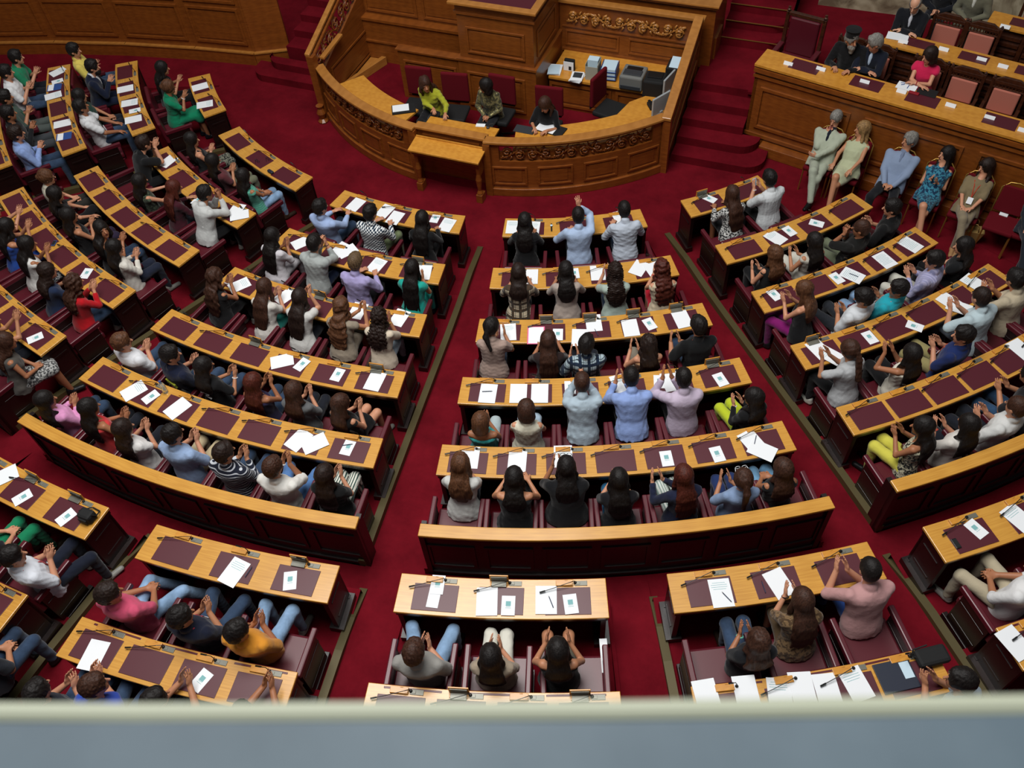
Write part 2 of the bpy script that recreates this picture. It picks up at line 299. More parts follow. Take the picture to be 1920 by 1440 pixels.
# ================================================================ desks
OPEN = {'C3': (1, 2, 3, 4), 'C4': (5,), 'L4': (2, 5), 'L6': (2,), 'C6': (1,), 'C7': (1, 3), 'L3': (2,), 'L2': (3,), 'M6': (1, 2), 'R4': (0,), 'R1': (0,)}
FM = {}
def frame_mesh(key, fn):
    if key not in FM: FM[key] = fn()
    return FM[key]
def place_mesh(name, me, parent, loc, rz):
    o = bpy.data.objects.new(name, me); scene.collection.objects.link(o); o.parent = parent; o.location = loc; o.rotation_euler = (0, 0, rz); return o
def tmpl(mb, m, bev=0):
    o = mb.build('t', m, None, bev)
    if bev:
        dg = bpy.context.evaluated_depsgraph_get(); me = bpy.data.meshes.new_from_object(o.evaluated_get(dg)); bpy.data.objects.remove(o); return me
    me = o.data; bpy.data.objects.remove(o); return me
mb = MB().box((0, 0, .003), (.45, .285, .006)); PAD_ME = tmpl(mb, MAT, .002)
mb = MB().box((0, 0, .012), (.17, .062, .024)); mb.box((.02, .026, .026), (.03, .008, .006)); FLAP_ME = tmpl(mb, W_DESK_P, .003)
mb = MB().box((0, .03, .055), (.19, .014, .11)); mb.box((0, -.004, .006), (.17, .05, .012)); FLAPO_ME = tmpl(mb, W_DESK_P, .003)
mb = MB().box((0, .018, .05), (.165, .008, .09)); mb.box((0, -.02, .018), (.15, .06, .012)); GRILL_ME = tmpl(mb, GREYP, .002)
mb = MB().box((0, 0, .004), (.125, .05, .008)); mb.box((-.03, 0, .010), (.04, .03, .006)); PLATE_ME = tmpl(mb, GREYP, .002)
def mic_mesh(kind):
    mb = MB(); mb.lathe([(.016, 0), (.016, .02), (.01, .028), (.006, .03)], n=10)
    if kind == 0: pts = [(0, 0, .02), (-.01, .0, .05), (-.05, -.02, .065), (-.13, -.045, .06), (-.22, -.07, .045), (-.30, -.09, .035)]
    else: pts = [(0, 0, .02), (-.004, .002, .06), (-.02, .004, .10), (-.05, -.004, .125)]
    mb.tube(pts, .0042, 6); a, b = Vector(pts[-2]), Vector(pts[-1]); d = (b - a).normalized(); mb.tube([b, b + d * .012, b + d * .05, b + d * .058], .008, 8, .009); return tmpl(mb, BLACK)
MIC0, MIC1 = mic_mesh(0), mic_mesh(1)
def arcxf(a, r, z): return (r * math.sin(a), -r * math.cos(a), z)
def bay(k, j):      # centre angle of a place
    a0, a1 = A[k]; n = SEATS[k]; R = ROW_R[int(k[1]) - 1] + .21; mg = math.degrees(.06 / R); return rad(a0 + mg + (a1 - a0 - 2 * mg) * (j + .5) / n)
rmic = random.Random(3)
for k in A:
    a0, a1 = map(rad, A[k]); i = int(k[1]) - 1; R, z = ROW_R[i], ROW_Z[i]; zt = z + .75; am = (a0 + a1) / 2
    lc = np.array([R * math.sin(am), -R * math.cos(am), z]); t = thing('desk', tuple(lc), 0, 'curved oak ' + desk_phrase(k) + ' with burgundy writing pads', 'desk', 'rows of curved benches for members'); t['label'] = 'curved oak topped ' + desk_phrase(k)
    off = tuple(-lc); nseg = max(6, SEATS[k] * 3)
    def sh(o): o.location = off; return o
    mb = MB().arc(R, R + DEPTH, a0, a1, zt - .035, zt, nseg); sh(mb.build('desktop', W_DESK, t, bev=.006))
    mb = MB().arc(R + .015, R + DEPTH - .015, a0 + .001, a1 - .001, zt - .10, zt - .036, nseg); mb.arc(R + .03, R + .055, a0 + .002, a1 - .002, z, zt - .09, nseg)
    for j in range(SEATS[k]):
        c = bay(k, j); mb.arc(R + .018, R + .03, c - .18 / R, c + .18 / R, z + .14, z + .17, 2); mb.arc(R + .018, R + .03, c - .18 / R, c + .18 / R, z + .56, z + .59, 2)
    mb.arc(R + .022, R + .07, a0 + .001, a1 - .001, z, z + .10, nseg); sh(mb.build('modesty_panel', W_DARK, t))
    for e in (0, 1):
        w = .05 / R; b0 = a0 + .002 if e == 0 else a1 - .002 - w; mb = MB().arc(R + .02, R + DEPTH - .02, b0, b0 + w, z, zt - .10, 1); b1 = b0 - .006 / R if e == 0 else b0
        mb.arc(R + .0, R + DEPTH + .0, b0 - .004, b0 + w + .004, z, z + .09, 1); mb.arc(R + .09, R + DEPTH - .09, b1, b1 + w + .006 / R, z + .2, z + .23, 1); mb.arc(R + .09, R + DEPTH - .09, b1, b1 + w + .006 / R, z + .52, z + .55, 1)
        sh(mb.build('end_panel', W_DARK if R < 13 else W_DARK, t))
    for j in range(SEATS[k]):
        c = bay(k, j); place_mesh('writing_pad', PAD_ME, t, tuple(np.array(arcxf(c, R + .235, zt + .0005)) - lc), c)
        fa = c - .03 / R; op = j in OPEN.get(k, ())
        f = place_mesh('hinged_flap', FLAPO_ME if op else FLAP_ME, t, tuple(np.array(arcxf(fa, R + .046, zt)) - lc), fa)
        if op: place_mesh('speaker_grille', GRILL_ME, f, (0, 0, 0), 0)
        pa = c + .135 / R; place_mesh('switch_plate', PLATE_ME, t, tuple(np.array(arcxf(pa, R + .05, zt)) - lc), pa)
        ma = c + .078 / R; place_mesh('gooseneck_microphone', MIC0 if rmic.random() < .62 else MIC1, t, tuple(np.array(arcxf(ma, R + .045, zt)) - lc), ma)

# ================================================================ seats
def seat_meshes(w):
    mb = MB().box((0, .0, .41), (w - .11, .46, .10)); mb.box((0, .01, .33), (w - .13, .42, .06)); cu = tmpl(mb, LEATHER, .035)
    mb = MB(); x = (w - .10) / 2
    mb.quadbox([(-x, -.20, .42), (x, -.20, .42), (x, -.29, .42), (-x, -.29, .42)][::-1] + [(-x, -.255, .86), (x, -.255, .86), (x, -.33, .86), (-x, -.33, .86)][::-1]); bk = tmpl(mb, LEATHER, .03)
    mb = MB().box((0, .0, .65), (.058, .50, .07)); ar = tmpl(mb, LEATHER, .013)
    mb = MB().box((0, -.02, .31), (.04, .40, .61)); mb.box((0, .0, .05), (.055, .46, .08)); mb.box((.022, -.02, .50), (.006, .36, .015)); mb.box((-.022, -.02, .50), (.006, .36, .015)); mb.box((.022, -.02, .22), (.006, .36, .015)); mb.box((-.022, -.02, .22), (.006, .36, .015)); sd = tmpl(mb, W_DARK, .004)
    return cu, bk, ar, sd
def make_seat(w, loc, rz, label, group):
    cu, bk, ar, sd = frame_mesh(('seat', round(w, 2)), lambda: seat_meshes(round(w, 2))); t = thing('bench_seat', loc, rz, label, 'seat', group)
    place_mesh('cushion', cu, t, (0, 0, 0), 0); place_mesh('backrest', bk, t, (0, 0, 0), 0)
    for s in (-1, 1):
        a = place_mesh('armrest', ar, t, (s * (w / 2 - (.0295 if w < .63 else .05)), 0, 0), 0); place_mesh('side_panel', sd, a, (0, 0, 0), 0)
    return t
SEAT_OBJ = {}
for k in A:
    i = int(k[1]) - 1; R = ROW_R[i]; n = SEATS[k]; a0, a1 = A[k]; rs_ = R + .80; w = rad(a1 - a0) * rs_ / n
    for j in range(n):
        a = rad(a0 + (a1 - a0) * (j + .5) / n); p = arcxf(a, rs_ + .10, ROW_Z[i]); SEAT_OBJ[(k, j)] = make_seat(min(w, .70), p, a, '', 'burgundy leather seats behind the desks')

# ================================================================ clerks' rostrum
RC = (.15, -.92); RR = 4.5
ros = thing('rostrum', (.25, -5.2, 0), 0, 'curved oak rostrum wall with carved openwork frieze around the clerks', 'rostrum'); ro = (-.25, 5.2, 0)
def rsh(o): o.location = ro; return o
def leafblob(mb, c, ax, ay, az): mb.obox(c, ax, ay, az)
def frieze(mb, fn, length, height, rep, r=.013, depth=.03):
    n = max(1, round(length / rep)); p = length / n
    def P(s, h, o=0): return fn(s, h, o)
    for k in range(n):
        s0 = k * p; flip = 1 if k % 2 else -1
        mb.tube([P(s0 + p * t, height * (.5 + .36 * flip * math.cos(math.pi * t)), .0) for t in np.linspace(0, 1, 9)], r, 5)
        for side in (-1, 1):
            cx, cy = s0 + p * (.5 + side * .24), height * (.5 + side * flip * .10); R0 = height * .34; pts = []
            for t in np.linspace(0, 1, 16):
                an = side * flip * (2.3 * 2 * math.pi * t * .75) + (math.pi / 2 if side > 0 else -math.pi / 2); q = R0 * (1 - .85 * t); pts.append(P(cx + q * math.cos(an), cy + q * math.sin(an), .004))
            mb.tube(pts, r * 1.05, 5, r * 1.5)
            for t, l in ((.2, .26), (.8, .22), (.5, .2)):
                h0 = height * (.5 - side * flip * .22); b = np.array(P(s0 + p * (.5 + side * (t - .1) * .55), h0, .0)); e = np.array(P(s0 + p * (.5 + side * (t + .05) * .55), h0 - side * flip * height * l, .008)); mb.tube([b, (b + e) / 2 + np.array([0, 0, .006]), e], r * 1.3, 5, r * .4)
def arc_pt(s, h, o, a0, z0): a = a0 + s / RR; r = RR + o; return (RC[0] + r * math.sin(a), RC[1] - r * math.cos(a), z0 + h)
AW = {'l': (rad(-44.0), rad(-7.8)), 'r': (rad(9.0), rad(48.5))}
for sd_, (a0, a1) in AW.items():
    mb = MB(); mb.arc(RR - .07, RR, a0, a1, .0, .70, 26, RC); mb.arc(RR - .07, RR, a0, a0 + .05, .70, 1.04, 2, RC); mb.arc(RR - .07, RR, a1 - .05, a1, .70, 1.04, 2, RC); mb.arc(RR - .07, RR, a0, a1, 1.0, 1.05, 26, RC); mb.arc(RR - .075, RR - .055, a0, a1, .70, .86, 26, RC)
    npan = 4; da = (a1 - a0) / npan
    for q in range(npan):
        b0 = a0 + da * (q + .12); b1 = a0 + da * (q + .88)
        for z0, z1 in ((.22, .25), (.56, .59)): mb.arc(RR, RR + .022, b0, b1, z0, z1, 5, RC)
        for bb in (b0, b1 - .007): mb.arc(RR, RR + .022, bb, bb + .007, .24, .57, 1, RC)
        mb.arc(RR, RR + .01, b0 + .02, b1 - .02, .29, .52, 5, RC)
    rsh(mb.build('wall_panel', W_PANEL, ros))
    mb = MB(); mb.arc(RR - .02, RR + .05, a0, a1, 0, .15, 26, RC); rsh(mb.build('plinth', W_PANEL, ros, bev=.008))
    mb = MB(); frieze(mb, lambda s, h, o, a0=a0: arc_pt(s, h, o - .03, a0 + .055, .71), (a1 - a0 - .11) * RR, .28, .46, .018); rsh(mb.build('carved_frieze', W_PANEL, ros, smooth=True))
    mb = MB(); mb.arc(RR - .13, RR + .05, a0 - .005, a1 + .005, 1.05, 1.10, 26, RC); rsh(mb.build('top_rail', W_LIGHT, ros, bev=.012))
    mb = MB(); mb.arc(RR - .72, RR - .07, a0 + .10, a1 - (.10 if sd_ == 'l' else .02), .84, .88, 26, RC); rsh(mb.build('inner_desktop', W_DESK_P, ros, bev=.005))
# flat middle bay behind the reporters table
mb = MB(); mb.box((.205, -5.26, .52), (1.30, .07, 1.04)); mb.panel((-.32, -5.295, .62), (1, 0, 0), 1.05, .34, (0, -1, 0)); mb.box((-.48, -5.34, .52), (.12, .16, 1.04)); mb.box((.89, -5.34, .52), (.12, .16, 1.04)); rsh(mb.build('wall_panel', W_PANEL, ros))
mb = MB(); mb.box((.205, -5.26, 1.075), (1.30, .17, .05)); rsh(mb.build('top_rail', W_LIGHT, ros, bev=.012)); mb = MB(); mb.box((.2, -4.97, .86), (1.3, .52, .04)); rsh(mb.build('inner_desktop', W_DESK_P, ros, bev=.005))
tb = thing('reporters_table', (.22, -5.55, 0), 0, 'small oak table with carved legs against the rostrum front', 'table')
def tsh(o): o.location = (-.22, 5.55, 0); return o
mb = MB(); mb.quadbox([(-.42, -5.72, .86), (.87, -5.72, .86), (.87, -5.36, .90), (-.42, -5.36, .90), (-.42, -5.72, .895), (.87, -5.72, .895), (.87, -5.36, .935), (-.42, -5.36, .935)]); mb.box((.225, -5.38, .94), (1.26, .02, .05)); tsh(mb.build('tabletop', W_DESK_P, tb, bev=.006))
mb = MB(); mb.box((.225, -5.67, .83), (1.2, .03, .07)); tsh(mb.build('apron', W_PANEL, tb, bev=.004))
for x in (-.34, .79):
    mb = MB(); mb.box((x, -5.58, .08), (.11, .16, .16)); mb.lathe([(.05, 0), (.055, .02), (.03, .08), (.045, .2), (.055, .3), (.03, .42), (.04, .55), (.05, .62), (.035, .66)], (x, -5.60, .16), 10); mb.obox((x, -5.52, .66), (.03, 0, 0), (0, .09, .03), (0, -.03, .13)); tsh(mb.build('leg', W_PANEL, tb, bev=.004))
# side walls with sloping handrails
def slope_wall(mb, x, y0, z0, y1, z1, zb=0, th=.07):
    mb.quadbox([(x - th / 2, y0, zb), (x + th / 2, y0, zb), (x + th / 2, y1, zb), (x - th / 2, y1, zb), (x - th / 2, y0, z0), (x + th / 2, y0, z0), (x + th / 2, y1, z1), (x - th / 2, y1, z1)])
mb = MB(); slope_wall(mb, 3.55, -3.9, 1.05, -2.0, 1.84); 
for z0 in (.25, .62): mb.obox((3.60, -2.95, z0 + .42), (.012, 0, 0), (0, .88, .365), (0, 0, .02))
mb.box((3.56, -3.90, .53), (.13, .13, 1.06)); mb.panel((3.505, -2.2, .85), (0, -1, 0), 1.3, .3, (-1, 0, 0)); rsh(mb.build('side_wall', W_PANEL, ros))
mb = MB(); mb.quadbox([(3.47, -3.98, 1.06), (3.63, -3.98, 1.06), (3.63, -2.02, 1.80), (3.47, -2.02, 1.80), (3.47, -3.98, 1.12), (3.63, -3.98, 1.12), (3.63, -2.02, 1.86), (3.47, -2.02, 1.86)]); rsh(mb.build('handrail', W_LIGHT, ros, bev=.012))
mb = MB(); slope_wall(mb, -3.02, -4.18, .80, -2.0, 1.60); mb.box((-3.02, -4.20, .66), (.14, .14, 1.32)); mb.lathe([(.09, 0), (.1, .03), (.05, .08), (.09, .2), (.05, .3), (.075, .36)], (-3.02, -4.33, 0), 10)
mb.panel((-2.98, -3.75, .25), (0, 1, 0), 1.5, .55, (1, 0, 0)); mb.quadbox([(-3.055, -4.16, 1.26), (-2.985, -4.16, 1.26), (-2.985, -2.0, 2.06), (-3.055, -2.0, 2.06), (-3.055, -4.16, 1.30), (-2.985, -4.16, 1.30), (-2.985, -2.0, 2.10), (-3.055, -2.0, 2.10)]); rsh(mb.build('side_wall', W_PANEL, ros))
mb = MB(); frieze(mb, lambda s, h, o: (-3.02 + o, -4.1 + s * .94, .84 + s * .35 + h), 2.15, .42, .6, .016); rsh(mb.build('carved_frieze', W_PANEL, ros, smooth=True))
for x, ya, za, yb, zb in ((-3.06, -4.26, 1.32, -2.0, 2.14), (-2.90, -4.05, 1.17, -3.3, 1.22)):
    mb = MB(); mb.quadbox([(x - .05, ya, za), (x + .05, ya, za), (x + .05, yb, zb), (x - .05, yb, zb), (x - .05, ya, za + .05), (x + .05, ya, za + .05), (x + .05, yb, zb + .05), (x - .05, yb, zb + .05)]); rsh(mb.build('handrail', W_LIGHT, ros, bev=.01))
# back walls of the enclosure and the upper dais behind
dais = thing('upper_dais', (.3, -2, 0), 0, 'tall panelled oak dais behind the clerks with a projecting central pulpit', 'dais')
def dsh(o): o.location = (-.3, 2, 0); return o
mb = MB(); mb.box((2.3, -1.93, .87), (2.6, .08, 1.74)); mb.panel((1.12, -1.97, .93), (1, 0, 0), 1.02, .30, (0, -1, 0), .03); mb.panel((2.32, -1.97, .93), (1, 0, 0), 1.06, .30, (0, -1, 0), .03); mb.box((2.3, -1.985, .84), (2.5, .03, .05)); mb.box((2.3, -1.98, 1.30), (2.5, .02, .03)); dsh(mb.build('back_wall', W_PANEL, dais))
mb = MB(); frieze(mb, lambda s, h, o: (1.14 + s, -1.985 - o, 1.36 + h), 2.2, .26, .42, .022); dsh(mb.build('carved_frieze', W_LIGHT, dais, smooth=True))
mb = MB(); mb.box((2.3, -1.94, 1.77), (2.7, .16, .06)); dsh(mb.build('cap_rail', W_LIGHT, dais, bev=.012))
mb = MB(); mb.box((-1.75, -2.30, .52), (2.56, .08, 1.04)); mb.box((-1.75, -2.35, .60), (2.50, .05, .035)); mb.box((-1.75, -2.27, 1.05), (2.58, .20, .05)); mb.box((-1.75, -2.12, 1.5), (2.56, .08, 1.0)); mb.box((-1.75, -2.17, 1.90), (2.58, .12, .06))
for x in (-2.95, -1.70): mb.panel((x, -2.16, 1.13), (1, 0, 0), 1.12, .58, (0, -1, 0), .04)
dsh(mb.build('back_wall', W_PANEL, dais))
mb = MB(); mb.box((-1.08, -3.28, .57), (1.28, .10, 1.14)); mb.box((-1.08, -3.28, 1.155), (1.34, .16, .04)); mb.panel((-1.62, -3.33, .25), (1, 0, 0), 1.08, .72, (0, -1, 0), .045); dsh(mb.build('screen_wall', W_PANEL, dais, bev=.006))
mb = MB(); mb.prism([(-2.96, -3.35), (-2.62, -2.35), (-2.96, -2.35)], .15, .22); mb.quadbox([(-2.97, -3.42, .15), (-2.90, -3.42, .15), (-2.56, -2.40, .15), (-2.66, -2.40, .15), (-2.97, -3.42, .32), (-2.90, -3.42, .32), (-2.56, -2.40, .32), (-2.66, -2.40, .32)]); dsh(mb.build('step_edge', W_LIGHT, dais, bev=.006))
mb = MB(); mb.box((.28, -2.62, .585), (1.50, 1.5, 1.17)); mb.panel((-.30, -3.37, .28), (1, 0, 0), 1.12, .70, (0, -1, 0), .05); mb.box((.28, -2.64, 1.185), (1.54, 1.5, .05)); mb.box((.28, -2.60, 1.72), (1.42, 1.44, 1.04)); mb.panel((-.27, -3.32, 1.32), (1, 0, 0), 1.1, .50, (0, -1, 0), .04)
mb.panel((.99, -3.15, 1.32), (0, 1, 0), .95, .5, (1, 0, 0), .04); mb.box((.28, -2.60, 2.06), (1.50, 1.5, .05)); mb.box((.28, -2.60, 2.14), (1.44, 1.46, .12)); dsh(mb.build('pulpit_body', W_PANEL, dais, bev=.006))
mb = MB()
for c_, d_ in (((.28, -3.36, 2.26), (1.62, .14, .05)), ((1.02, -2.66, 2.26), (.14, 1.255, .05)), ((-.46, -2.66, 2.26), (.14, 1.255, .05))): mb.box(c_, d_)
dsh(mb.build('pulpit_rim', W_LIGHT, dais, bev=.01)); mb = MB(); mb.box((.28, -2.7, 2.235), (1.36, 1.2, .02)); dsh(mb.build('pulpit_top', MAT, dais))
mb = MB(); mb.box((2.4, -1.15, 1.25), (2.75, 1.1, 1.1)); mb.box((2.4, -1.15, 1.86), (2.82, 1.2, .05)); mb.panel((1.2, -1.71, 1.83), (1, 0, 0), 2.4, .03, (0, -1, 0), .01, field=False); mb.box((3.70, -1.2, .95), (.22, .5, .42)); dsh(mb.build('parapet_block', W_PANEL, dais, bev=.006))
mb = MB(); mb.box((2.4, -1.15, 1.90), (2.86, 1.26, .04)); dsh(mb.build('cap_rail', W_LIGHT, dais, bev=.01))
# platform inside the enclosure
mb = MB(); mb.arc(0.3, RR - .08, rad(-43), rad(48), .0, .15, 20, RC); mb.prism([(-2.97, -4.0), (3.5, -3.8), (3.5, -2.0), (-2.97, -2.0)], .02, .149); tag(mb.build('floor', CARPET), kind='structure')
# credenza
cr = thing('credenza', (2.2, -2.4, .15), 0, 'oak sideboard holding papers and printers behind the clerks', 'sideboard')
def csh(o): o.location = (-2.2, 2.4, -.15); return o
mb = MB(); mb.box((2.27, -2.42, .46), (2.36, .86, .62)); mb.panel((1.1, -2.855, .22), (1, 0, 0), 1.18, .48, (0, -1, 0), .05); mb.panel((2.36, -2.855, .22), (1, 0, 0), 1.0, .48, (0, -1, 0), .05); csh(mb.build('cabinet_body', W_PANEL, cr)); mb = MB(); mb.box((2.285, -2.44, .80), (2.38, .94, .05)); csh(mb.build('worktop', W_DESK_P, cr, bev=.006))
dk = MB(); dk.prism([(3.50, -3.85), (3.50, -2.95), (3.10, -2.95), (2.75, -3.35), (2.65, -3.75), (3.1, -4.05)][::-1], .842, .882); rsh(dk.build('inner_desktop', W_DESK_P, ros, bev=.005))

# ---- stairs
def stairs(name, xs, noses, z0, depth_end, rise=.15, low_end=None):
    mb = MB()
    for q, (x0, x1, y) in enumerate(noses):
        de = depth_end
        if q < 2:        # the two lowest treads have rounded ends
            r = min(.34, abs(x1 - x0) / 3); s = 1 if xs > 0 else -1; de = depth_end if low_end is None else low_end
            if s > 0: pts = [(x0, y), (x1 - r, y)] + [(x1 - r + r * math.sin(t), y + r - r * math.cos(t)) for t in np.linspace(.2, 1.57, 7)] + [(x1, de), (x0, de)]
            else: pts = [(x0, de)] + [(x0 + r - r * math.sin(t), y + r - r * math.cos(t)) for t in np.linspace(1.57, .2, 7)] + [(x1, y), (x1, de)]
            mb.prism(pts, z0, z0 + rise * (q + 1))
        else: mb.prism([(x0, y), (x1, y), (x1, de), (x0, de)], z0, z0 + rise * (q + 1))
    return tag(mb.build('staircase', CARPET), name, 'stairs')
stairs('red carpeted steps between the rostrum and the raised benches', 1, [(3.62, 5.20, -3.60), (3.62, 5.02, -3.27), (3.62, 4.70, -2.93), (3.62, 4.70, -2.60), (3.62, 4.70, -2.25)], 0, -1.1, low_end=-2.9)
stairs('upper flight of red carpeted steps right of the dais', 1, [(3.80, 4.95, -.93), (3.80, 4.95, -.58), (3.80, 4.95, -.25), (3.80, 4.95, .08), (3.8, 4.95, .4)], .75, 1.0)
stairs('red carpeted steps climbing beside the panelled side wall', -1, [(-5.20, -3.10, -3.47), (-4.95, -3.10, -3.20), (-4.62, -3.10, -2.80), (-4.62, -3.10, -2.42), (-4.62, -3.10, -2.08), (-4.62, -3.10, -1.72), (-4.62, -3.10, -1.36)], 0, -.2, low_end=-2.98)
mb = MB()
mb.prism([(4.6, -2.3), (8.0, -2.3), (8.0, 2.0), (3.8, 2.0), (3.8, -1.1), (4.6, -1.1)], .70, .748); tag(mb.build('floor', CARPET), kind='structure')
mb = MB()
for q in range(5): mb.box((4.375, -.93 + .335 * q, .905 + .15 * q), (1.15, .014, .012))
tag(mb.build('trim_30', GOLD), kind='structure')

# ---- panelled side wall on the left
WP = [(-12.6, -4.75), (-11.24, -4.13), (-9.9, -3.72), (-8.3, -3.35), (-6.7, -3.08), (-5.35, -2.92), (-4.72, -2.60)]
mb = MB(); lt_ = MB(); bb_ = MB()
for q, (p, n_) in enumerate(zip(WP[:-1], WP[1:])):
    p3, q3 = np.array([*p, 0.]), np.array([*n_, 0.]); u = q3 - p3; ln = np.linalg.norm(u); u /= ln; nn = np.array([u[1], -u[0], 0]); c = (p3 + q3) / 2
    mb.obox(c - nn * .05 + np.array([0, 0, 1.2]), u * (ln / 2 + .02), np.array([0, 0, 1.2]), nn * .05)
    if q < 5:
        mb.panel(p3 + u * .10 + np.array([0, 0, .42]), u, ln - .2, .78, nn, .05, .03); mb.panel(p3 + u * .10 + np.array([0, 0, 1.30]), u, ln - .2, .8, nn, .05, .03)
    bb_.obox(c + nn * .03 + np.array([0, 0, .13]), u * (ln / 2 + .004), np.array([0, 0, .13]), nn * .03); lt_.obox(c + nn * .035 + np.array([0, 0, .27]), u * (ln / 2 + .004), np.array([0, 0, .014]), nn * .045)
tag(mb.build('wall_left', W_PANEL), kind='structure'); tag(bb_.build('baseboard_left', W_PANEL), kind='structure'); tag(lt_.build('trim_31', W_LIGHT), kind='structure')
mb = MB(); mb.box((7.6, 1.05, 2), (4.6, .2, 4)); mb.box((0, 3.6, 2), (26, .2, 4))
marble = base_mat('veined_marble', lin('#8d8068'), .35); b_ = marble.node_tree.nodes['Principled BSDF']; tc_ = N(marble, 'ShaderNodeTexCoord'); nz_ = N(marble, 'ShaderNodeTexNoise', Scale=2.2, Detail=7.0, Distortion=1.6); L(marble, tc_.outputs['Object'], nz_.inputs['Vector']); L(marble, ramp(marble, nz_.outputs['Fac'], [(.35, lin('#6d5f4c')), (.5, lin('#9c8f76')), (.62, lin('#b5a98f'))]).outputs[0], b_.inputs['Base Color'])
tag(mb.build('wall_back', marble), kind='structure')
# ================================================================ raised benches on the right
GD = rad(-13.0); gd = np.array([math.cos(GD), math.sin(GD), 0]); gn = np.array([-math.sin(GD), math.cos(GD), 0]); G0 = np.array([4.716, -2.77, 0])
def gp(s, t, z=0): return G0 + gd * s + gn * t + np.array([0, 0, z])
def gbox(mb, s0, s1, t0, t1, z0, z1): return mb.obox(gp((s0 + s1) / 2, (t0 + t1) / 2, (z0 + z1) / 2), gd * (s1 - s0) / 2, gn * (t1 - t0) / 2, (0, 0, (z1 - z0) / 2))
GZ = 1.60; GF = .85; LEN = 6.4
gb = thing('raised_bench', tuple(gp(2.6, 0)), GD, 'tall panelled oak bench front with guests seated below it and name cards along its top', 'bench')
inv = Matrix.Translation(Vector(gp(2.6, 0))) @ Matrix.Rotation(GD, 4, 'Z'); inv = inv.inverted()
def gsh(o): o.matrix_local = inv; return o
mb = MB(); gbox(mb, 0, LEN, .02, .10, 0, GZ - .05); gbox(mb, 0, .06, .02, .48, 0, GZ - .05)
s = .14
while s < LEN - 1.6:
    mb.panel(gp(s, .02, .42), gd, 1.55, .78, -gn, .05, .03); s += 1.78
gbox(mb, -.02, LEN, -.01, .02, 1.36, 1.41); gbox(mb, -.02, LEN, -.03, .02, 1.46, 1.53); gbox(mb, -.01, LEN, -.01, .02, .24, .30)
gsh(mb.build('bench_front', W_PANEL, gb)); mb = MB(); gbox(mb, .35, LEN, -.16, .02, 0, .2); gsh(mb.build('plinth', W_PANEL, gb, bev=.01))
mb = MB(); gbox(mb, -.03, LEN, -.02, .49, GZ - .05, GZ); gsh(mb.build('desktop', W_DESK_P, gb, bev=.008))
for q in range(5):
    s = .72 + q * 1.02
    if q == 2: s = 2.62
    pd = MB(); gbox(pd, s - .24, s + .24, .13, .43, GZ, GZ + .006); gsh(pd.build('writing_pad', MAT, gb))
mb = MB(); gbox(mb, .0, LEN, .48, 3.5, .0, GF); tag(mb.build('floor', CARPET), kind='structure')
# second and third benches: slatted fronts
def slat_bench(s0, s1, t, zt, zf, label):
    b = thing('raised_bench', tuple(gp((s0 + s1) / 2, t)), 0, label, 'bench'); o_ = tuple(-np.array(b.location))
    def q_(o): o.location = o_; return o
    mb = MB(); gbox(mb, s0, s1, t + .03, t + .07, zf, zt - .04)
    x = s0 + .05
    while x < s1 - .5:
        for z in np.arange(zf + .10, zt - .14, .115): gbox(mb, x, x + .52, t - .0, t + .035, z, z + .055)
        gbox(mb, x + .54, x + .60, t - .01, t + .04, zf, zt - .04); x += .62
    q_(mb.build('slatted_front', W_CHAIR, b)); mb = MB(); gbox(mb, s0 - .02, s1, t - .03, t + .42, zt - .04, zt); q_(mb.build('desktop', W_DESK_P, b, bev=.006))
    x = s0 + .3
    while x < s1 - .3:
        pd = MB(); gbox(pd, x, x + .44, t + .1, t + .34, zt, zt + .006); q_(pd.build('writing_pad', MAT, b)); x += .86
    return b
slat_bench(1.60, 6.4, 1.30, 1.75, GF, 'second raised bench with slatted wooden front where the bald man in black leans')
mb = MB(); gbox(mb, 1.58, 6.4, 1.33, 3.5, GF, 1.0); tag(mb.build('floor', CARPET), kind='structure')
slat_bench(2.9, 6.4, 2.42, 1.88, 1.0, 'third raised bench with slatted wooden front in the upper right corner')
def carved_chair(s, t, zf, label):
    p = gp(s, t, zf); c = thing('carved_armchair', tuple(p), GD + math.pi, label, 'chair', 'carved wooden chairs with pink backs'); c.scale = (1, 1, .74)
    mb = MB().box((0, 0, .42), (.46, .44, .08)); mb.build('seat', PINKUP, c, bev=.015)
    mb = MB()
    for x in (-.25, .25): mb.box((x, -.24, .62), (.05, .05, 1.24)); mb.lathe([(.01, 0), (.028, .02), (.012, .06)], (x, -.24, 1.24), 8); mb.box((x, .22, .21), (.05, .05, .42))
    mb.box((0, -.24, .50), (.46, .04, .05)); mb.box((0, -.24, 1.17), (.5, .05, .07)); mb.quadbox([(-.25, -.265, 1.20), (.25, -.265, 1.20), (.25, -.215, 1.20), (-.25, -.215, 1.20), (-.12, -.265, 1.30), (.12, -.265, 1.30), (.12, -.215, 1.30), (-.12, -.215, 1.30)])
    for x in np.linspace(-.2, .2, 9): mb.box((x, -.24, 1.10), (.018, .03, .10))
    mb.box((0, -.24, 1.045), (.46, .04, .025)); mb.box((0, 0, .36), (.48, .46, .06)); mb.build('frame', W_CHAIR, c, bev=.005)
    for x in (-.26, .26):
        mb = MB().box((x, -.01, .66), (.05, .46, .04)); mb.box((x, .2, .54), (.045, .045, .24)); mb.build('armrest', W_CHAIR, c, bev=.006)
    mb = MB().box((0, -.215, .78), (.40, .05, .50)); mb.build('back_pad', PINKUP, c, bev=.02); return c
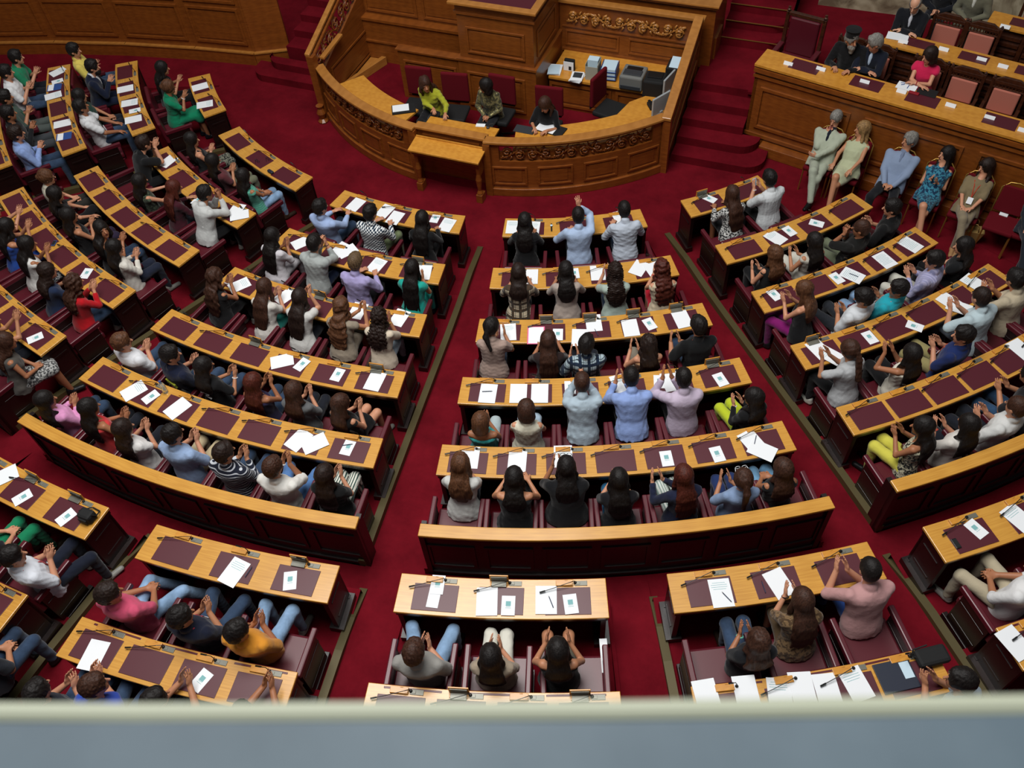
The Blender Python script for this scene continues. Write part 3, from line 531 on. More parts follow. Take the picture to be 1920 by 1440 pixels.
for s, t, zf, lb in ((3.02, .88, GF, 'empty carved chair with pink back between the woman in pink and the name cards'), (3.66, .88, GF, 'empty carved chair with pink back at the right edge of the front raised bench'),
                     (2.36, 2.02, 1.0, 'empty carved chair with pink back beside the bald man in black'), (2.90, 2.02, 1.0, 'empty carved chair with pink back before the man in the olive grey suit'), (3.5, 3.1, 1.13, 'empty carved chair with pink back in the upper right corner')): carved_chair(s, t, zf, lb)
for s, lb in ((1.20, 'carved chair holding the bearded cleric'), (1.62, 'carved chair holding the grey haired man in the dark suit'), (2.45, 'carved chair holding the woman in the pink dress')): carved_chair(s, .90, GF, lb)
p = gp(.30, .95, GF); ac = thing('high_back_armchair', tuple(p), GD + math.pi, 'large burgundy leather armchair with high back at the left end of the raised bench', 'armchair'); ac.scale = (1, 1, .74)
mb = MB().box((0, .02, .42), (.58, .52, .16)); mb.build('seat', LEATHER, ac, bev=.03); mb = MB().box((0, -.27, .92), (.52, .10, .86)); mb.build('backrest', LEATHER, ac, bev=.03)
mb = MB()
for x in (-.32, .32): mb.box((x, -.28, .72), (.06, .07, 1.44)); mb.lathe([(.015, 0), (.04, .03), (.02, .07), (.03, .10)], (x, -.28, 1.44), 8); mb.box((x, .26, .3), (.06, .06, .6))
mb.box((0, -.28, 1.40), (.66, .07, .08)); mb.build('frame', W_CHAIR, ac, bev=.008)
for x in (-.33, .33): mb = MB().box((x, .0, .66), (.09, .56, .08)); mb.build('armrest', LEATHER, ac, bev=.02)

# ---- guests' gilt chairs along the bench front
def gilt_chair(loc, rz, label):
    c = thing('banquet_chair', loc, rz, label, 'chair', 'gilt framed burgundy chairs below the raised bench')
    MB().box((0, .0, .44), (.44, .44, .07)).build('seat', REDUP, c, bev=.025)
    MB().quadbox([(-.20, -.21, .50), (.20, -.21, .50), (.20, -.255, .50), (-.20, -.255, .50), (-.19, -.29, .92), (.19, -.29, .92), (.19, -.33, .92), (-.19, -.33, .92)]).build('backrest', REDUP, c, bev=.015)
    mb = MB(); mb.tube([(-.21, -.20, .0), (-.215, -.215, .45), (-.21, -.30, .88), (-.12, -.325, .965), (0, -.33, .985), (.12, -.325, .965), (.21, -.30, .88), (.215, -.215, .45), (.21, -.20, 0)], .012, 6); mb.build('back_frame', GOLD, c, smooth=True)
    for x in (-.2, .2): mb = MB(); mb.tube([(x, .19, .42), (x * 1.02, .22, 0)], .012, 6); mb.build('leg', GOLD, c)
    return c

# ================================================================ clerks' chairs
def office_chair(x, y, rz, label):
    c = thing('office_chair', (x, y, .15), rz, label, 'chair', 'burgundy office chairs in the rostrum')
    MB().box((0, 0, .46), (.50, .48, .09)).build('seat', BLACKM, c, bev=.03); MB().box((0, -.26, .84), (.50, .07, .56)).build('backrest', REDUP, c, bev=.03); MB().box((0, -.30, .62), (.42, .03, .24)).build('back_cover', BLACKM, c, bev=.01)
    mb = MB(); mb.lathe([(.03, .05), (.03, .42)], n=8)
    for q in range(5): a = q * 1.2566; mb.tube([(0, 0, .09), (.27 * math.cos(a), .27 * math.sin(a), .04)], .02, 6)
    mb.build('swivel_base', BLACK, c); return c
office_chair(-.98, -4.18, math.pi + .1, 'burgundy office chair behind the clerk in the yellow cardigan'); office_chair(-.26, -4.18, math.pi + .15, 'empty burgundy office chair with black underside between two clerks')
office_chair(.54, -4.02, math.pi, 'burgundy office chair behind the clerk in the gold patterned jacket'); office_chair(1.48, -4.12, math.pi + .1, 'burgundy office chair behind the writing clerk in black'); office_chair(2.40, -3.30, math.pi / 2 + 2.9, 'empty burgundy office chair turned sideways by the oak sideboard')
# ---------------------------------------------------------------- figures: signed-distance volumes meshed to one smooth surface
V3 = lambda *a: np.array(a, dtype=np.float32)
def nrm(v):
    v = np.asarray(v, dtype=np.float32); n = np.linalg.norm(v); return v / n if n > 1e-9 else v
class Vol:
    def __init__(s, lo, hi, vox):
        s.lo = np.array(lo, dtype=np.float32) - 3 * vox; s.vox = vox
        s.n = (np.ceil((np.array(hi) + 3 * vox - s.lo) / vox)).astype(int) + 1
        s.a = np.full(s.n, 4 * vox, dtype=np.float32)
    def _slice(s, lo, hi):
        i0 = np.maximum(0, np.floor((np.array(lo) - s.lo) / s.vox).astype(int)); i1 = np.minimum(s.n, np.ceil((np.array(hi) - s.lo) / s.vox).astype(int) + 1)
        if (i1 <= i0).any(): return None, None
        ax = [s.lo[k] + s.vox * np.arange(i0[k], i1[k], dtype=np.float32) for k in range(3)]
        return tuple(slice(i0[k], i1[k]) for k in range(3)), (ax[0][:, None, None], ax[1][None, :, None], ax[2][None, None, :])
    def put(s, fn, lo, hi, k=0.0, cut=False):
        m = 3 * s.vox + k
        sl, P = s._slice(np.array(lo) - m, np.array(hi) + m)
        if sl is None: return
        d = fn(*P); a = s.a[sl]
        if cut:
            s.a[sl] = np.maximum(a, -d); return
        if k > 0:
            h = np.clip(0.5 + 0.5 * (a - d) / k, 0, 1); s.a[sl] = a * (1 - h) + d * h - k * h * (1 - h)
        else: s.a[sl] = np.minimum(a, d)
    def cone(s, a, b, r1, r2, k=0.015, flat=None, cut=False):
        a = np.asarray(a, np.float32); b = np.asarray(b, np.float32); ab = b - a; L2 = max(1e-8, float(ab @ ab)); R = max(r1, r2)
        def fn(x, y, z):
            t = np.clip(((x - a[0]) * ab[0] + (y - a[1]) * ab[1] + (z - a[2]) * ab[2]) / L2, 0, 1)
            dx = x - a[0] - t * ab[0]; dy = y - a[1] - t * ab[1]; dz = z - a[2] - t * ab[2]
            if flat is not None:      # flattened along a unit direction by a factor
                n, f = flat; q = dx * n[0] + dy * n[1] + dz * n[2]
                return (np.sqrt(dx * dx + dy * dy + dz * dz + q * q * (1 / f ** 2 - 1)) - (r1 + (r2 - r1) * t)) * (0.5 + 0.5 * f)
            return np.sqrt(dx * dx + dy * dy + dz * dz) - (r1 + (r2 - r1) * t)
        s.put(fn, np.minimum(a, b) - R, np.maximum(a, b) + R, k, cut)
    def ell(s, c, r, B=None, k=0.015, cut=False):
        c = np.asarray(c, np.float32); r = np.asarray(r, np.float32); B = np.eye(3, dtype=np.float32) if B is None else B   # rows of B are the axes
        R = float(r.max())
        def fn(x, y, z):
            x = x - c[0]; y = y - c[1]; z = z - c[2]
            q = [(x * B[i][0] + y * B[i][1] + z * B[i][2]) / r[i] for i in range(3)]
            k0 = np.sqrt(q[0] ** 2 + q[1] ** 2 + q[2] ** 2); k1 = np.sqrt((q[0] / r[0]) ** 2 + (q[1] / r[1]) ** 2 + (q[2] / r[2]) ** 2) + 1e-6
            return k0 * (k0 - 1) / k1
        s.put(fn, c - R, c + R, k, cut)
    def loft(s, o, B, L, tab, k=0.02, grow=0.0):
        # o base point, B rows right, forward, up; tab rows (t, half width, half depth, forward offset)
        tab = np.array(tab, dtype=np.float32); T = tab[:, 0]; lo_t, hi_t = T[0] * L, T[-1] * L; R = tab[:, 1:].max() + 0.08 + grow
        o = np.asarray(o, np.float32); e = o + B[2] * hi_t; b0 = o + B[2] * lo_t
        def fn(x, y, z):
            x = x - o[0]; y = y - o[1]; z = z - o[2]
            u = x * B[0][0] + y * B[0][1] + z * B[0][2]; v = x * B[1][0] + y * B[1][1] + z * B[1][2]; w = x * B[2][0] + y * B[2][1] + z * B[2][2]
            t = w / L
            W = np.interp(t, T, tab[:, 1]).astype(np.float32) + grow; D = np.interp(t, T, tab[:, 2]).astype(np.float32) + grow; Y = np.interp(t, T, tab[:, 3]).astype(np.float32)
            d = (np.sqrt((u / W) ** 2 + ((v - Y) / D) ** 2) - 1) * np.minimum(W, D)
            return np.maximum(d, np.maximum(w - hi_t, lo_t - w))
        s.put(fn, np.minimum(b0, e) - R, np.maximum(b0, e) + R, k)
    def noise(s, amp, f, seed):
        r = np.random.RandomState(seed); ax = [s.lo[k] + s.vox * np.arange(s.n[k], dtype=np.float32) for k in range(3)]
        x, y, z = ax[0][:, None, None], ax[1][None, :, None], ax[2][None, None, :]; n = 0
        for _ in range(3):
            w = r.normal(0, f, 3); p = r.uniform(0, 6.28, 3); n = n + np.sin(w[0] * x + w[1] * y + w[2] * z + p[0] + 1.5 * np.sin(w[1] * x * .7 - w[0] * y * .6 + p[1]))
        s.a = s.a + amp * n.astype(np.float32) / 1.7
    def mesh(s, name, adapt=0.0):
        a = np.clip(s.a, -3 * s.vox, 3 * s.vox) / s.vox
        g = openvdb.FloatGrid(3.0); g.copyFromArray(np.ascontiguousarray(a, dtype=np.float32), tolerance=0.001)
        p, t, q = g.convertToPolygons(0.0, adapt)
        p = np.asarray(p, dtype=np.float32) * s.vox + s.lo
        t = np.asarray(t, dtype=np.int32); q = np.asarray(q, dtype=np.int32)
        me = bpy.data.meshes.new(name); nt, nq = len(t), len(q)
        if len(p) == 0: return me
        me.vertices.add(len(p)); me.vertices.foreach_set('co', p.ravel())
        me.loops.add(3 * nt + 4 * nq); me.loops.foreach_set('vertex_index', np.concatenate([t[:, ::-1].ravel(), q[:, ::-1].ravel()]))
        me.polygons.add(nt + nq)
        me.polygons.foreach_set('loop_start', np.concatenate([np.arange(nt) * 3, 3 * nt + np.arange(nq) * 4]).astype(np.int32))
        me.polygons.foreach_set('use_smooth', np.ones(nt + nq, dtype=bool))
        me.update(); me.validate()
        return me

TORSO = {'m': [(-.16, .165, .115, -.01), (.0, .17, .118, -.01), (.3, .150, .105, .0), (.6, .172, .118, .005), (.8, .188, .115, -.005), (.9, .17, .095, -.012), (1.0, .07, .062, -.015)],
         'f': [(-.16, .175, .12, -.012), (.0, .172, .118, -.012), (.3, .128, .095, .0), (.6, .145, .112, .014), (.8, .160, .100, .0), (.9, .145, .082, -.01), (1.0, .058, .054, -.015)]}

def basis_up(up, fwd_hint):
    up = nrm(up); r = nrm(np.cross(fwd_hint, up)); f = np.cross(up, r); return np.array([r, f, up], dtype=np.float32)

def ik(sh, target, l1, l2, hint):
    d = target - sh; D = float(np.linalg.norm(d)); D = min(max(D, 0.12), l1 + l2 - 0.005); u = nrm(d)
    a = (l1 * l1 - l2 * l2 + D * D) / (2 * D); h = math.sqrt(max(0, l1 * l1 - a * a))
    hn = hint - (hint @ u) * u; hn = nrm(hn); return sh + u * a + hn * h, sh + u * D

def add_hand(v, w, d, n, side, curl=0.25, spread=0.12, sc=1.0):
    # w wrist, d finger direction, n palm normal (the way the palm faces), side = +1 thumb to the right of d
    d = nrm(d); n = nrm(n - (n @ d) * d); s = nrm(np.cross(d, n)) * side
    pc = w + d * 0.045 * sc
    v.ell(pc, (0.05 * sc, 0.041 * sc, 0.0165 * sc), np.array([d, s, n]), k=0.012)
    v.cone(w - d * .01, pc, .022 * sc, .02 * sc, .012, flat=(n, .7))
    for i, (o, L) in enumerate(((.029, .072), (.010, .080), (-.010, .075), (-.028, .060))):
        b = w + d * 0.082 * sc + s * o * sc; fd = nrm(d + s * (o / .03) * spread)
        c1 = nrm(fd * math.cos(curl * (.6 + .15 * i)) + n * math.sin(curl * (.6 + .15 * i))); m = b + c1 * L * .52 * sc
        c2 = nrm(fd * math.cos(curl * (1.6 + .2 * i)) + n * math.sin(curl * (1.6 + .2 * i))); e = m + c2 * L * .5 * sc
        v.cone(b - fd * .012, m, .0095 * sc, .0088 * sc, .004); v.cone(m, e, .0088 * sc, .0078 * sc, .003)
    tb = w + d * .028 * sc + s * .026 * sc; t1 = nrm(d * .7 + s * .8 + n * .25); tm = tb + t1 * .036 * sc; te = tm + nrm(d * .9 + s * .35 + n * .3) * .032 * sc
    v.cone(tb - s * .008, tm, .0135 * sc, .0105 * sc, .006); v.cone(tm, te, .0105 * sc, .0085 * sc, .003)

def figure(P):
    """P: dict. Builds a seated figure in local space (+Y forward, origin on the floor below the hips)."""
    sx = P.get('sex', 'm'); rs = np.random.RandomState(P.get('seed', 1))
    hip = V3(0, 0, P.get('hipz', .55)); head_c = np.asarray(P['head'], np.float32)
    v_ = head_c - hip; tilt = nrm(v_); Ltot = float(np.linalg.norm(v_))
    sc = Ltot / .70; sc = min(max(sc, .88), 1.14)
    # the spine leans towards the head, the neck stays a little more upright
    fwd = V3(0, 1, 0)
    tw = P.get('twist', 0.0); fwd_t = V3(math.sin(-tw), math.cos(tw), 0)
    up_t = nrm(tilt * 1.0 + V3(0, -0.10, 0)); TB = basis_up(up_t, fwd_t)
    L = .515 * sc * (Ltot / (.70 * sc)); neck0 = hip + TB[2] * L
    hy, hp = P.get('hyaw', 0.0), P.get('hpitch', 0.1)
    hf = nrm(V3(math.sin(-hy) * math.cos(hp), math.cos(hy) * math.cos(hp), -math.sin(hp))); hup = nrm(V3(0, 0, 1) + tilt * .3 ); HB = basis_up(nrm(hup - (hup @ hf) * hf), hf)
    R_, F_, U_ = HB; hc = head_c
    shw = (.185 if sx == 'm' else .158) * sc * P.get('wide', 1.0)
    sh = {}
    for s in (-1, 1): sh[s] = hip + TB[2] * (L * .875) + TB[0] * s * shw + TB[1] * (-.005)
    l1, l2 = (.29 if sx == 'm' else .265) * sc, (.25 if sx == 'm' else .232) * sc
    # --- arm poses
    dz = P.get('deskz', .76); pose = P.get('arms', 'clap'); el, wr, hd = {}, {}, {}
    if pose.startswith('clap'):
        hx = P.get('hx', 0.0); hgt = P.get('hh', .34); fw_ = P.get('hf', .30); gap = P.get('gap', .035) + .012 * rs.rand()
        c = neck0 + V3(0, 0, -.0) ; c = V3(neck0[0] + hx, neck0[1] + fw_, hip[2] + hgt + .02)
        for s in (-1, 1):
            t = c + V3(s * (gap + .01), -.04 - .02 * (s > 0), -.05 + .03 * s * P.get('stag', .4))
            el[s], wr[s] = ik(sh[s], t, l1, l2, V3(s * .5, -.15, -1)); d = nrm(V3(-s * .10, .55, .8)); hd[s] = (d, V3(-s, 0.1 * s, 0), -s, .18)
    elif pose == 'desk':       # forearms resting on the desk top
        for s in (-1, 1):
            t = V3(s * P.get('hw', .13), max(.34, neck0[1] + .27) + .03 * rs.rand(), dz + .035)
            el[s], wr[s] = ik(sh[s], t, l1, l2, V3(s * .5, .1, -1)); hd[s] = (nrm(V3(-s * .5, .8, 0)), V3(0, 0, -1), -s, .35)
    elif pose == 'write':
        for s in (-1, 1):
            t = V3(.10 if s > 0 else -.13, max(.34, neck0[1] + .25), dz + .035)
            el[s], wr[s] = ik(sh[s], t, l1, l2, V3(s * .5, .1, -1)); hd[s] = (nrm(V3(-s * .6, .8, -.05)), V3(0, 0, -1), -s, .8 if s > 0 else .25)
    elif pose == 'lap':
        for s in (-1, 1):
            t = V3(s * .055, .24, hip[2] + .10)
            el[s], wr[s] = ik(sh[s], t, l1, l2, V3(s * .9, -.5, -.2)); hd[s] = (nrm(V3(-s * .8, .6, -.1)), V3(0, 0.2, -1), -s, .5)
    elif pose == 'knees':
        for s in (-1, 1):
            t = V3(s * .15, .30, hip[2] + .11)
            el[s], wr[s] = ik(sh[s], t, l1, l2, V3(s * .9, -.5, -.2)); hd[s] = (nrm(V3(-s * .15, 1, -.35)), V3(0, -.3, -1), -s, .45)
    elif pose == 'face':        # hands brought up to the face, elbows on the desk
        for s in (-1, 1):
            t = hc + F_ * .17 + V3(s * .035, 0, -.13)
            el[s], wr[s] = ik(sh[s], t, l1, l2, V3(s * .3, .3, -1)); hd[s] = (nrm(V3(-s * .15, .1, 1)), V3(-s, -.3, 0), -s, .5)
    elif pose == 'think':       # one hand at the chin, other arm across
        t = hc + F_ * .12 + V3(-.01, 0, -.19); t = t + V3(.03, .05, .03); el[1], wr[1] = ik(sh[1], t, l1, l2, V3(.35, 1.2, -1)); hd[1] = (nrm(V3(-.35, -.25, .9)), V3(-.3, -1, 0), 1, 1.0)
        t = V3(.06, .26, hip[2] + .20); el[-1], wr[-1] = ik(sh[-1], t, l1, l2, V3(-.9, -.2, -.5)); hd[-1] = (nrm(V3(1, .2, 0)), V3(0, -1, 0), -1, .4)
    elif pose == 'fold':
        for s in (-1, 1):
            t = V3(-s * .05, max(.30, neck0[1] + .22) + .02 * s, dz + .04)
            el[s], wr[s] = ik(sh[s], t, l1, l2, V3(s * 1, .0, -.6)); hd[s] = (nrm(V3(-s, .1, 0)), V3(0, 0, -1), -s, .3)
    elif pose == 'reach':       # one arm stretched out on the desk, other on the lap
        q = P.get('reach_to', (-.42, .40)); r = 1 if q[0] > 0 else -1
        t = V3(q[0], q[1], dz + .05); el[r], wr[r] = ik(sh[r], t, l1, l2, V3(.6 * r, -.4, -.8)); hd[r] = (nrm(V3(.3 * r, .9, -.1)), V3(0, 0, -1), -r, .2)
        t = V3(.16 * r, .30, dz + .05); el[-r], wr[-r] = ik(sh[-r], t, l1, l2, V3(-.9 * r, 0, -.7)); hd[-r] = (nrm(V3(.5 * r, .8, 0)), V3(0, 0, -1), r, .4)
    elif pose == 'raise':       # right hand raised above the head, left on the desk
        t = hc + V3(.02, .16, .04); el[1], wr[1] = ik(sh[1], t, l1, l2, V3(.7, .6, -.6)); hd[1] = (nrm(V3(-.1, .15, 1)), V3(-.4, 1, 0), -1, .3)
        t = V3(-.12, max(.32, neck0[1] + .24), dz + .035); el[-1], wr[-1] = ik(sh[-1], t, l1, l2, V3(-.9, .1, -.9)); hd[-1] = (nrm(V3(.5, .8, 0)), V3(0, 0, -1), 1, .35)
    sl = P.get('arm_z', 0)
    # --- legs
    kn, an = {}, {}
    lp = P.get('legs', 'sit'); kw = (.10 if sx == 'm' else .06) * P.get('kneew', 1.0); ty = V3(0, 0, 0)
    for s in (-1, 1):
        kn[s] = V3(s * (kw + .02), .43 * sc, hip[2] - .015); an[s] = V3(s * (kw + .01), .43 * sc + P.get('feety', .0) + .03 * s * (sx == 'f'), .085)
    if lp == 'crossed':          # right leg over the left knee
        kn[1] = V3(-.03, .42 * sc, hip[2] + .10); an[1] = V3(-.16, .66 * sc, .24)
    elif lp == 'back':
        for s in (-1, 1): an[s] = an[s] + V3(0, -.25, 0)
    elif lp == 'aside':          # knees and feet turned out to one side
        dd = P.get('aside', -.3)
        for s in (-1, 1): kn[s] = kn[s] + V3(dd * .5, -.06, 0); an[s] = an[s] + V3(dd * 1.3, .12, 0)
    if P.get('dz_floor'):
        for s in (-1, 1): an[s][2] += P['dz_floor']
    pts = [hc, hip] + [x for D in (el, wr, kn, an) for x in D.values()]
    lo = np.min(pts, axis=0) - .24; hi = np.max(pts, axis=0) + .24; lo[2] = max(lo[2], P.get('dz_floor', 0) - .02)
    tab = [(t, w * sc * P.get('wide', 1.0), d * sc * P.get('wide', 1.0), y) for t, w, d, y in TORSO[sx]]
    g = P.get('top_loose', .012)
    # ===== skin: one continuous body
    v = Vol(lo, hi, .0085)
    v.loft(hip, TB, L, [(t, w - .012, d - .012, y) for t, w, d, y in tab], k=.0)
    hs = HS = (1.1 if sx == 'm' else 1.05)
    v.cone(neck0 - TB[2] * .05, hc - U_ * .05 - F_ * .02, .054 * hs, .048 * hs, .03)
    X = lambda f, u, r=0.0: hc + F_ * f * hs + U_ * u * hs + R_ * r * hs
    Q = lambda *t: tuple(hs * i for i in t)
    v.ell(X(-.012, .022), Q(.076, .094, .098), HB, k=.0)            # skull
    v.ell(X(.022, -.045), Q(.058, .062, .078), HB, k=.03)            # jaw and face
    v.ell(X(.058, -.102), Q(.022, .020, .018), HB, k=.02)            # chin
    v.cone(X(.078, .012), X(.104, -.028), .009 * hs, .0135 * hs, .008)          # nose
    v.ell(X(.078, -.060), Q(.024, .012, .011), HB, k=.006)                          # lips
    for s in (-1, 1):
        v.ell(X(.086, .008, s * .031), Q(.014, .010, .009), HB, k=.0, cut=True)
        v.ell(X(.080, .026, s * .031), Q(.022, .012, .008), HB, k=.008)
        v.ell(X(-.008, -.010, s * .078), Q(.010, .020, .032), HB, k=.006)  # ears
        r1, r2, r3 = ((.050, .040, .027) if sx == 'm' else (.042, .034, .023)); r1 *= sc; r2 *= sc; r3 *= sc
        v.cone(sh[s] - TB[0] * s * .02, el[s], r1, r2 * .95, .035); v.cone(el[s], wr[s], r2, r3, .012)
        d, n, side, curl = hd[s]
        add_hand(v, wr[s], d, n, side, curl, .10 + .05 * rs.rand(), sc=.98 if sx == 'm' else .9)
        hj = hip + V3(s * .085, .0, 0)
        v.cone(hj, kn[s], .078 * sc, .056, .03); v.cone(kn[s], an[s], .054, .036, .02)
        fd = nrm(V3(s * .12, 1, 0)); 
        v.cone(an[s] + V3(0, -.03, -.04), an[s] + fd * .13 + V3(0, 0, -.06), .034, .026, .02)
        an_f = (an[s], fd)
    body = v.mesh('body', P.get('adapt', .02))
    out = [('body', body, P['skin'])]
    # face colours as faces of the same mesh
    co = np.empty(len(body.polygons) * 3, dtype=np.float32); body.polygons.foreach_get('center', co); co = (co.reshape(-1, 3) - hc) / hs
    q = np.stack([co @ R_, co @ F_, co @ U_], 1); mi = np.zeros(len(q), dtype=np.int32)
    mi[(np.abs(q[:, 0]) < .024) & (q[:, 1] > .06) & (np.abs(q[:, 2] + .060) < .0095)] = 1
    for s in (-1, 1):
        mi[(np.abs(q[:, 0] - s * .031) < .009) & (q[:, 1] > .058) & (np.abs(q[:, 2] - .006) < .005)] = 2
        mi[(np.abs(q[:, 0] - s * .033) < .015) & (q[:, 1] > .06) & (np.abs(q[:, 2] - .031) < .0035)] = 2
    body.polygons.foreach_set('material_index', mi)
    # ===== top
    top = P.get('top'); vx = .0115
    if top:
        slv = P.get('sleeve', .45); bare = P.get('bare', False)
        v = Vol(lo, hi, vx)
        tt = [(t, w + g, d + g, y) for t, w, d, y in tab]
        if bare: tt = [r for r in tt if r[0] <= .8] + [(.84, tt[4][1] * .86, tt[4][2] * .9, tt[4][3])]
        hem = P.get('hem', -.2); tt[0] = (hem, tt[0][1] + .014, tt[0][2] + .02, tt[0][3]); tt[1] = (tt[1][0], tt[1][1] + .008, tt[1][2] + .014, tt[1][3])
        v.loft(hip, TB, L, tt, k=0)
        if not bare:
            v.cone(neck0 - TB[2] * .035, neck0 + TB[2] * .012 - TB[1] * .008, .066 * hs, .060 * hs, .02)
            if P.get('collar'): v.cone(neck0 - TB[2] * .0, neck0 + TB[2] * .03 - TB[1] * .008, .063 * hs, .060 * hs, .006)
            v.cone(neck0 + TB[2] * .00 + TB[1] * .05, neck0 + TB[2] * .09 + TB[1] * .075, .038, .05, 0, cut=True) if not P.get('closed') else None
        for s in (-1, 1):
            if bare:
                v.cone(hip + TB[2] * L * .80 + TB[0] * s * .075 + TB[1] * .085, hip + TB[2] * L * .95 + TB[0] * s * .07 + TB[1] * .02, .013, .013, .01)
                v.cone(hip + TB[2] * L * .80 + TB[0] * s * .075 - TB[1] * .085, hip + TB[2] * L * .95 + TB[0] * s * .07 + TB[1] * .02, .013, .013, .01); continue
            if slv > 0:
                f1 = min(1, slv / .5); e1 = sh[s] + (el[s] - sh[s]) * f1; ra, rb = r1 + g + .004, (r2 + g + .004 if slv >= .5 else r1 + g + .008)
                v.cone(sh[s] - TB[0] * s * .015, e1, ra, rb, .035)
                if slv > .5: v.cone(el[s], el[s] + (wr[s] - el[s]) * (slv - .5) * 2, r2 + g + .002, r3 + g, .012)
            else:
                v.cone(sh[s] - TB[0] * s * .03, sh[s] - TB[0] * s * .005 - TB[2] * .02, r1 * .85, r1 * .95, .03)
        if P.get('shawl'): v.loft(hip, TB, L, [(t, w + .03, d + .02, y) for t, w, d, y in tab if .3 <= t], k=.02)
        v.noise(P.get('fold', .0035), 38, P.get('seed', 1))
        # never above the collar
        out.append((P.get('top_name', 'shirt'), v.mesh('top', .03), top))
    if P.get('inner'):
        v = Vol(lo, hi, .008); c0 = hip + TB[2] * L * .76 + TB[1] * (.115 * sc * P.get('wide', 1.0) - .02); v.ell(c0, (.034, .035, .125), basis_up(TB[2] - TB[1] * .12, TB[1]), 0); v.cone(neck0 - TB[2] * .02, neck0 + TB[2] * .03, .064 * hs, .058 * hs, .01)
        out.append(('shirt_front', v.mesh('inner', .02), P['inner']))
    # ===== bottom
    bot = P.get('bottom')
    if bot:
        v = Vol(lo, hi, vx); kind = P.get('bottom_kind', 'trousers')
        v.loft(hip, TB, L, [(t, w - .002, d - .004, y) for t, w, d, y in tab][:2] , k=0)
        v.ell(hip + V3(0, .02, -.012), (.168 * sc, .125, .078), None, .03)
        for s in (-1, 1):
            hj = hip + V3(s * .085, .0, 0)
            if kind == 'trousers':
                v.cone(hj, kn[s], .088 * sc, .066, .03); v.cone(kn[s], an[s] + V3(0, 0, .02), .066, .05 if sx == 'm' else .043, .02)
            elif kind == 'shorts':
                v.cone(hj, hj + (kn[s] - hj) * .72, .092 * sc, .075, .03)
            else:
                f = P.get('skirt', .8); e = hj + (kn[s] - hj) * min(f, 1.02); v.cone(hj, e, .092 * sc, .074, .06)
                if f > 1.05: v.cone(kn[s], kn[s] + (an[s] - kn[s]) * (f - 1), .075, .09, .08)
        if kind == 'skirt':
            f = min(P.get('skirt', .8), 1.0); m = (kn[1] + kn[-1]) / 2; v.cone(hip, hip + (m - hip) * f, .085, .068, .05)
        v.noise(.003, 32, P.get('seed', 1) + 9)
        out.append((P.get('bottom_name', {'trousers': 'trousers', 'shorts': 'shorts', 'skirt': 'skirt'}[kind]), v.mesh('bottom', .03), bot))
    # ===== hair
    hr = P.get('hair')
    if hr:
        st = P.get('hair_kind', 'short'); v = Vol(hc - .55 if 'long' in st else hc - .32, hc + .22, .0085 if 'long' not in st else .0095)
        th = {'short': .017, 'crop': .010, 'balding': .007}.get(st, .021)
        v.ell(X(-.016, .026), Q(.076 + th, .094 + th, .098 + th + .002), HB, k=0)
        if st in ('short', 'crop', 'balding'):
            v.ell(X(-.045, -.03), Q(.064 + th * .7, .05 + th, .07), HB, k=.03)
            if st == 'short': v.ell(X(.045, .095), Q(.055, .04, .028), HB, k=.02)
            v.noise(.003 if st == 'short' else .0015, 110, P.get('seed', 1))
        v.ell(X(.115, -.045), Q(.062, .085, .105), HB, cut=True)        # the face stays free of hair
        if st in ('short', 'crop', 'balding'):
            for s in (-1, 1): v.ell(X(.015, -.055, s * .105), Q(.05, .075, .065), HB, cut=True)
            v.cone(X(-.05, -.17), X(-.06, -.115), .08, .035, 0, cut=True)
        if st == 'balding': v.ell(X(.045, .095), Q(.066, .12, .075), HB, cut=True)
        if 'long' in st:
            ln = P.get('hair_len', .38); wv = P.get('wave', .0)
            back = hc - F_ * .055 - U_ * .02
            # the drape follows the nape and then the back
            bp = neck0 - TB[1] * (.098 * sc) - TB[2] * .05; rest = max(.02, ln - .2); e = bp - nrm(TB[2] * 1.0 + V3(0, .10, 0)) * rest
            n_ = TB[1]; w0 = .095
            md = (bp + e) / 2 - TB[1] * .012; v.cone(back, bp, .090, .112, .03, flat=(n_, .5)); v.cone(bp, md, .112, .118 + .012 * wv, .03, flat=(n_, .32)); v.cone(md, e, .118 + .012 * wv, .082 + .02 * wv, .03, flat=(n_, .22))
            for s in (-1, 1):
                a0 = hc + R_ * s * .078 - U_ * .0 - F_ * .005; a1 = hc + R_ * s * .092 - U_ * .13 - F_ * .015
                v.cone(a0, a1, .024, .030, .02)
                if P.get('front', rs.rand() > .5): v.cone(a1, neck0 + TB[0] * s * .085 + TB[1] * .07 - TB[2] * min(.22, ln - .18), .028, .022, .02)
                else: v.cone(a1, bp + TB[0] * s * .045, .030, .035, .03)
            r = np.random.RandomState(P.get('seed', 1) + 3)
            for _ in range(10):        # loose locks
                o = TB[0] * r.uniform(-.09, .09); l = e + o * 1.3 - TB[2] * r.uniform(.0, .05) ; v.cone(bp + o * .8 - n_ * .03, l - n_ * .0, .024, .010, .008)
            v.noise(.0018 + .007 * wv, 60, P.get('seed', 1) + 2)
        elif st == 'bob':
            v.cone(X(-.03, 0), X(-.035, -.085), .098, .104, .02, flat=(F_, .8)); v.ell(X(.13, -.05), Q(.060, .09, .12), HB, cut=True); v.noise(.002, 60, P.get('seed', 1))
        elif st in ('ponytail', 'bun'):
            v.ell(X(-.045, -.02), Q(.070, .055, .07), HB, k=.02)
            kt = X(-.118, .03)
            if st == 'bun': v.ell(kt, (.042, .036, .042), HB, k=.012)
            else:
                e1 = kt - F_ * .045 - V3(0, 0, .09); e2 = neck0 - TB[1] * .15 - TB[2] * (P.get('hair_len', .2)); v.cone(kt, e1, .028, .040, .01); v.cone(e1, e2, .040, .02 + .02 * P.get('wave', 0), .012)
            v.noise(.003, 60, P.get('seed', 1) + 2)
